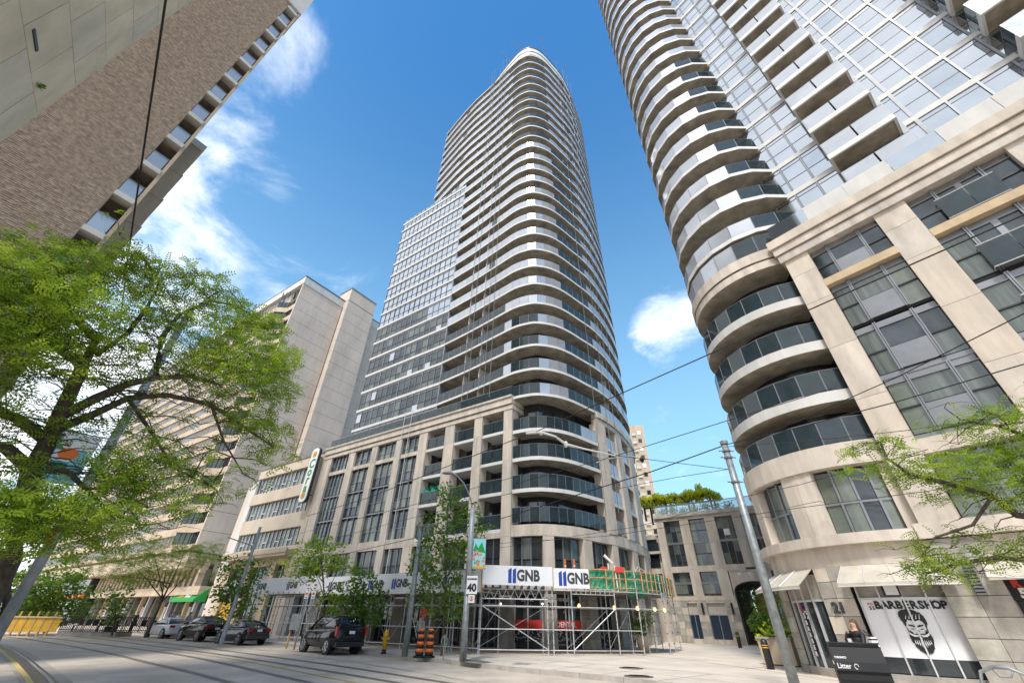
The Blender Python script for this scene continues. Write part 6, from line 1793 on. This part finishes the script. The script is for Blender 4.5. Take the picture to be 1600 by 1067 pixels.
w = person('woman with long brown hair in black jacket, hand at her face, by number 21', wp, R(-60), blackl, frame_dk, hair, (((.26, -.12, 1.18), (.12, -.34, 1.36))), .1, .97, True) if False else \
    person('woman with long brown hair in black jacket, hand at her face, by number 21', wp, R(-75), blackl, frame_dk, hair, (((.24, -.16, 1.16), (.08, -.36, 1.22)), ((-.26, -.14, 1.2), (-.08, -.17, 1.5))), .14, .98, True)
bg_ = thing('handbag', 'white striped bag hanging at the back of the woman in black', 'bag', (wp.x, wp.y, .15), R(-75))
q = MB(); q.box(whitel, .2, .28, .12, .34, 1.02, 1.32)
for j in range(3): q.box(blackl, .195, .285, .118, .342, 1.07+j*.09, 1.1+j*.09)
q.build('bag_body', bg_); q = MB(); q.tube(blackl, [(.24, .14, 1.32), (.2, .05, 1.47), (.24, .3, 1.32)], .012, 4); q.build('strap', bg_)
ph = thing('phone', 'small pale phone held in the lower hand of the woman', 'phone', (wp.x, wp.y, .15), R(-75)); bx('case', ph, whitel, .04, .12, -.42, -.40, 1.14, 1.28)
natural = (((.25, .02, 1.14), (.25, -.1, .9)), ((-.25, .02, 1.14), (-.25, -.08, .9)))
shirt_l = mat('lilac_shirt', (.35, .3, .5), .8, var=0); shirt_g = mat('grey_shirt', (.4, .42, .43), .8, var=0); denim = mat('dark_denim', (.03, .04, .07), .8, var=.1)
for k, (px, D, rz, m, lab) in enumerate(((263, 55, 60, shirt_l, 'person in lilac shirt walking behind the white sedan, on the left'), (273, 55.5, 200, whitel, 'person in white shirt walking behind the white sedan'), (289, 50.5, -110, shirt_g, 'person in grey T-shirt walking towards the black crossover'), (205, 60, 20, blackl, 'person in black standing by the dark restaurant front'))):
    c = at(px, 980, D); person(lab, (c.x, c.y, .15), R(rz), m, denim, hair, natural, .2, 1.0, grp='people on the far pavement')
c = at(655, 1000, 28.6); person('worker in grey top standing behind the two traffic barrels', (c.x, c.y, .15), R(150), shirt_g, denim, hair, natural, .1, 1.0)
# ============================================================ trees
def branch(q, m, pts, r0, r1, n=6):
    k = len(pts); q.tube(m, pts, [r0+(r1-r0)*i/(k-1) for i in range(k)], n, False)
def twigs(q, m, tip, n, L, g_, up=.2, depth=1, r=.012):
    out = []
    for _ in range(n):
        a = g_.random()*2*pi; d = Vector((cos(a), sin(a), g_.uniform(-.35, .5)+up)); d.normalize()
        l = L*(.5+.7*g_.random()); mid = tip+d*l*.5+Vector((g_.uniform(-.1, .1), g_.uniform(-.1, .1), .05))*l; e = tip+d*l+Vector((0, 0, -.12*l))
        q.tube(m, [tip, mid, e], [r, r*.7, r*.35], 4, False); out += [mid, e]
        if depth: out += twigs(q, m, e, 3, L*.55, g_, up*.5, depth-1, r*.5)
    return out
def px3(l): return [at(x, y, D) for x, y, D in l]
g_ = random.Random(21)
BT = thing('honey_locust', 'large honey locust tree with feathery green leaves filling the left side', 'tree', at(-22, 980, 10.5).xy.to_3d())
o_ = Vector(BT.location)
def rel(P): return [p-o_ for p in P]
q = MB()
tr_ = [Vector((o_.x, o_.y, -.02)), Vector((o_.x, o_.y, .6))]+px3([(18, 870, 10.4), (38, 790, 10.3), (50, 735, 10.2)])
branch(q, bark, rel(tr_), .14, .13, 12); q.build('trunk', BT, True)
limbs = [([(50, 735, 10.2), (75, 690, 10), (97, 640, 9.8), (120, 592, 9.6), (131, 570, 9.5)], .13, .085),
 ([(75, 690, 10), (30, 655, 10), (-10, 640, 10), (-60, 600, 10)], .09, .05),
 ([(95, 650, 9.9), (150, 622, 9.7), (200, 600, 9.5), (243, 590, 9.3), (300, 588, 9.2), (340, 600, 9.2)], .085, .03),
 ([(243, 590, 9.3), (248, 560, 9.3), (250, 530, 9.3), (280, 492, 9.3), (330, 470, 9.4), (380, 480, 9.5)], .055, .02),
 ([(85, 672, 10), (140, 650, 9.9), (200, 622, 9.8), (260, 617, 9.7), (330, 632, 9.7), (370, 660, 9.7), (430, 700, 9.7)], .08, .02),
 ([(131, 570, 9.5), (95, 548, 9.3), (50, 520, 9.2), (20, 480, 9.2), (-30, 440, 9.2)], .08, .03),
 ([(131, 570, 9.5), (150, 530, 9.3), (105, 490, 9.2), (97, 440, 9.2), (80, 400, 9.2)], .07, .02),
 ([(150, 555, 9.5), (200, 520, 9.4), (230, 480, 9.3), (250, 440, 9.3), (230, 410, 9.3)], .05, .015),
 ([(60, 720, 10.1), (110, 740, 9.8), (160, 790, 9.7), (220, 820, 9.8)], .05, .02),
 ([(50, 735, 10.2), (10, 700, 10.0), (-40, 690, 10), (-90, 640, 10)], .1, .05),
 ([(200, 622, 9.8), (240, 680, 9.6), (270, 730, 9.6), (330, 760, 9.7)], .035, .012),
 ([(330, 632, 9.7), (350, 690, 9.7), (380, 740, 9.8)], .03, .01)]
tips = []
for k, (pl_, r0, r1) in enumerate(limbs):
    P = px3(pl_); P = [Vector(p) for p in catmull(P, 3)] if False else P
    q = MB(); branch(q, bark, rel(P), r0, r1, 8); q.build('limb', BT, True)
    for i in range(1, len(P)): tips.append(P[i]); tips.append(P[i-1].lerp(P[i], .5))
q = MB(); ends = []
for tp in tips:
    ends += twigs(q, bark, tp-o_, 3, .75, g_, .1, 1, .014)
q.build('twigs', BT, kind='stuff')
# leaf sprays gather at the twig ends and in drooping layers; gaps stay between the layers
lay = [(40, 432, 9.0, 70, 26, 300), (110, 415, 9.2, 50, 24, 240), (60, 470, 8.6, 75, 32, 380), (170, 420, 9.3, 45, 25, 180), (215, 418, 9.4, 35, 16, 90), (0, 520, 8.8, 45, 50, 330), (230, 430, 9.5, 50, 22, 180), (290, 440, 9.6, 45, 26, 170), (330, 455, 9.6, 35, 20, 110),
 (150, 480, 9.2, 60, 26, 220), (60, 560, 8.6, 50, 26, 150), (260, 500, 9.4, 45, 20, 140), (330, 520, 9.2, 45, 40, 260), (380, 500, 9.4, 40, 35, 230), (420, 510, 9.5, 30, 25, 150), (400, 560, 9.2, 50, 45, 380), (430, 610, 9.3, 32, 45, 240), (360, 590, 9.0, 50, 30, 240), (440, 560, 9.4, 28, 40, 170),
 (400, 660, 9.5, 45, 30, 180), (430, 700, 9.7, 30, 40, 110), (350, 560, 9.2, 40, 25, 160), (300, 560, 9.3, 40, 20, 80), (170, 545, 9.2, 50, 16, 90), (100, 520, 9.0, 60, 20, 160),
 (60, 790, 8.8, 60, 30, 330), (20, 820, 8.7, 45, 40, 300), (120, 800, 9.0, 55, 25, 260), (170, 830, 9.3, 40, 18, 120), (210, 730, 9.4, 45, 28, 230), (250, 780, 9.5, 50, 25, 210), (205, 750, 9.2, 36, 22, 150), (270, 720, 9.5, 35, 20, 110), (110, 850, 9.2, 40, 14, 70), (-20, 600, 9, 30, 60, 150), (-50, 450, 9, 50, 80, 250), (-40, 760, 9, 50, 60, 200), (330, 760, 9.8, 35, 22, 90), (210, 680, 9.4, 40, 14, 70), (30, 650, 9.3, 40, 20, 60)]
cl = []
for (x, y, D, rx, ry, n) in lay:
    c = at(x, y, D)-o_; s = D/FPX*1.35
    cl.append((tuple(c), (rx*s*.8, rx*s*.9, ry*s*.62), n*.95))
for e in ends[::3]: cl.append((tuple(e), (.2, .2, .12), 2.2))
leafmesh('crown', BT, leaf1, cl, 'spray', .1, 77)

RTt = thing('honey_locust', 'honey locust reaching in from the right edge in front of the stone tower', 'tree', at(1790, 980, 8.2).xy.to_3d())
o_ = Vector(RTt.location)
q = MB(); branch(q, bark, [Vector((0, 0, -.02)), Vector((0, 0, 1.2)), at(1740, 830, 8)-o_, at(1700, 790, 8)-o_], .2, .12, 10); q.build('trunk', RTt, True)
limbs = [([(1700, 790, 8), (1640, 810, 7.9), (1590, 805, 7.8), (1550, 775, 7.7), (1480, 755, 7.6), (1420, 740, 7.5), (1385, 715, 7.5), (1375, 690, 7.5)], .05, .012),
 ([(1700, 790, 8), (1650, 850, 7.9), (1600, 875, 7.8), (1560, 870, 7.8), (1500, 880, 7.7), (1450, 895, 7.7)], .045, .012),
 ([(1740, 740, 8), (1660, 690, 8), (1600, 680, 7.9), (1560, 665, 7.8), (1500, 655, 7.8)], .04, .01),
 ([(1550, 775, 7.7), (1520, 820, 7.6), (1460, 840, 7.6), (1440, 870, 7.6)], .02, .008)]
tips = []
for (pl_, r0, r1) in limbs:
    P = px3(pl_); q = MB(); branch(q, bark, [p-o_ for p in P], r0, r1, 7); q.build('limb', RTt, True)
    for i in range(2, len(P)): tips.append(P[i]); tips.append(P[i-1].lerp(P[i], .5))
q = MB(); ends = []
for tp in tips: ends += twigs(q, bark, tp-o_, 2, .5, g_, .0, 1, .008)
q.build('twigs', RTt, kind='stuff')
lay = [(1340, 705, 7.4, 26, 12, 34), (1375, 690, 7.5, 22, 14, 24), (1345, 735, 7.4, 32, 14, 46), (1420, 735, 7.5, 38, 20, 90), (1470, 740, 7.6, 48, 28, 150), (1530, 745, 7.6, 45, 34, 170), (1570, 700, 7.7, 40, 35, 170), (1590, 760, 7.8, 35, 40, 150), (1500, 660, 7.8, 45, 10, 50), (1560, 650, 7.9, 45, 14, 90), (1600, 720, 7.8, 25, 50, 120),
 (1440, 860, 7.6, 24, 20, 50), (1460, 900, 7.7, 28, 14, 60), (1480, 880, 7.7, 45, 14, 70), (1540, 870, 7.8, 40, 14, 60), (1590, 840, 7.9, 25, 12, 30), (1455, 780, 7.6, 12, 14, 16), (1400, 700, 7.5, 24, 10, 22), (1700, 700, 8, 60, 80, 250), (1720, 830, 8, 60, 50, 150)]
cl = []
for (x, y, D, rx, ry, n) in lay:
    c = at(x, y, D)-o_; s = D/FPX*1.25; cl.append((tuple(c), (rx*s*.8, rx*s*.8, ry*s*.7), n*.95))
for e in ends[::4]: cl.append((tuple(e), (.12, .12, .08), 1.5))
leafmesh('crown', RTt, leaf1, cl, 'spray', .068, 78)

def street_tree(label, base, D, blobs, m, ls, seed, kind='leaf', tr=.07, group='young street trees along the kerb'):
    g_ = random.Random(seed)
    b = at(base[0], base[1], D); t = thing('street_tree', label, 'tree', (b.x, b.y, .15), 0, group); o_ = Vector((b.x, b.y, .15))
    cs = [at(x, y, D)-o_ for x, y, rx, ry, n in blobs]
    top = max(cs, key=lambda c: c.z)
    q = MB(); k = Vector((top.x*.2, top.y*.2, top.z*.35)); trp = [Vector((0, 0, -.02)), k, Vector((top.x*.5, top.y*.5, top.z*.62)), top]
    branch(q, bark, trp, tr, .015, 7); q.build('trunk', t, True)
    q = MB(); cl = []
    for c, (x, y, rx, ry, n) in zip(cs, blobs):
        s0 = k.lerp(trp[2], g_.random()); q.tube(bark, [s0, s0.lerp(c, .5)+Vector((0, 0, .1)), c], [tr*.4, tr*.3, .012], 5, False)
        twigs(q, bark, c, 5, rx/FPX*D, g_, .1, 1, .01)
        s = D/FPX*1.02; cl.append((tuple(c), (rx*s, rx*s, ry*s*1.05), n*.95))
        for _ in range(7):
            d = Vector((g_.gauss(0, 1), g_.gauss(0, 1), g_.gauss(0, .8))).normalized(); e = c+Vector((d.x*rx*s, d.y*rx*s, d.z*ry*s))*1.05; cl.append((tuple(e), (rx*s*.3, rx*s*.3, ry*s*.22), n*.07))
    q.build('limbs', t); leafmesh('crown', t, m, cl, kind, ls, seed)
street_tree('tallest young street tree, between the grey pole and the lamp pole', (690, 1024), 26.4,
 [(700, 775, 22, 22, 260), (725, 800, 26, 18, 260), (680, 820, 26, 20, 260), (745, 825, 24, 14, 170), (695, 850, 30, 20, 330), (668, 880, 30, 24, 380), (720, 870, 30, 22, 300), (690, 915, 32, 22, 380), (700, 950, 28, 16, 260), (660, 930, 20, 20, 150), (735, 848, 20, 14, 120)], leaf2, .17, 41)
street_tree('leafy street tree between the black SUV and the grey utility pole', (565, 1006), 30.6,
 [(568, 900, 18, 10, 130), (560, 922, 22, 14, 240), (550, 945, 20, 14, 220), (585, 945, 20, 16, 240), (570, 962, 24, 12, 260), (592, 925, 10, 10, 60)], leaf2, .19, 42)
street_tree('bright green street tree rising above the long GNB board left of the SUV', (506, 995), 32.6,
 [(500, 868, 32, 16, 420), (475, 880, 24, 12, 220), (530, 882, 22, 12, 200), (492, 893, 20, 10, 160), (520, 935, 20, 18, 200), (500, 850, 18, 10, 110), (462, 898, 14, 10, 70), (522, 960, 14, 18, 120)], leaf1, .18, 43)
street_tree('street tree beside the cream office, behind the dark grey car', (352, 985), 39,
 [(375, 885, 28, 12, 200), (378, 905, 22, 16, 230), (358, 908, 24, 18, 240), (350, 940, 18, 20, 200), (385, 935, 26, 18, 260), (365, 960, 18, 12, 130), (415, 890, 20, 12, 110)], leaf2, .2, 44)
street_tree('wide feathery locust over the restaurant patio behind the parked cars', (232, 985), 50,
 [(240, 865, 50, 14, 300), (205, 880, 40, 14, 230), (290, 860, 40, 14, 230), (260, 885, 46, 14, 230), (320, 870, 26, 14, 130), (190, 900, 26, 12, 110), (240, 905, 30, 10, 110)], leaf1, .2, 45, 'spray', .12)
street_tree('dense dark round tree beside the orange-trimmed cafe at far left', (72, 985), 62,
 [(75, 905, 28, 20, 900), (60, 930, 30, 20, 900), (90, 930, 24, 20, 700), (55, 950, 22, 12, 500), (85, 950, 28, 12, 600)], leaf2, .26, 46, 'leaf', .15)
street_tree('small young tree in the patio in front of the dark shopfronts', (178, 985), 54,
 [(180, 930, 16, 14, 160), (170, 950, 14, 14, 150), (192, 945, 12, 12, 100)], leaf2, .22, 47, 'leaf', .08)
street_tree('leaning dark trunked tree at the far left edge behind the pole', (8, 985), 30,
 [(10, 800, 30, 30, 200), (40, 820, 30, 20, 180), (-20, 840, 30, 40, 200)], leaf1, .2, 48, 'spray', .2)
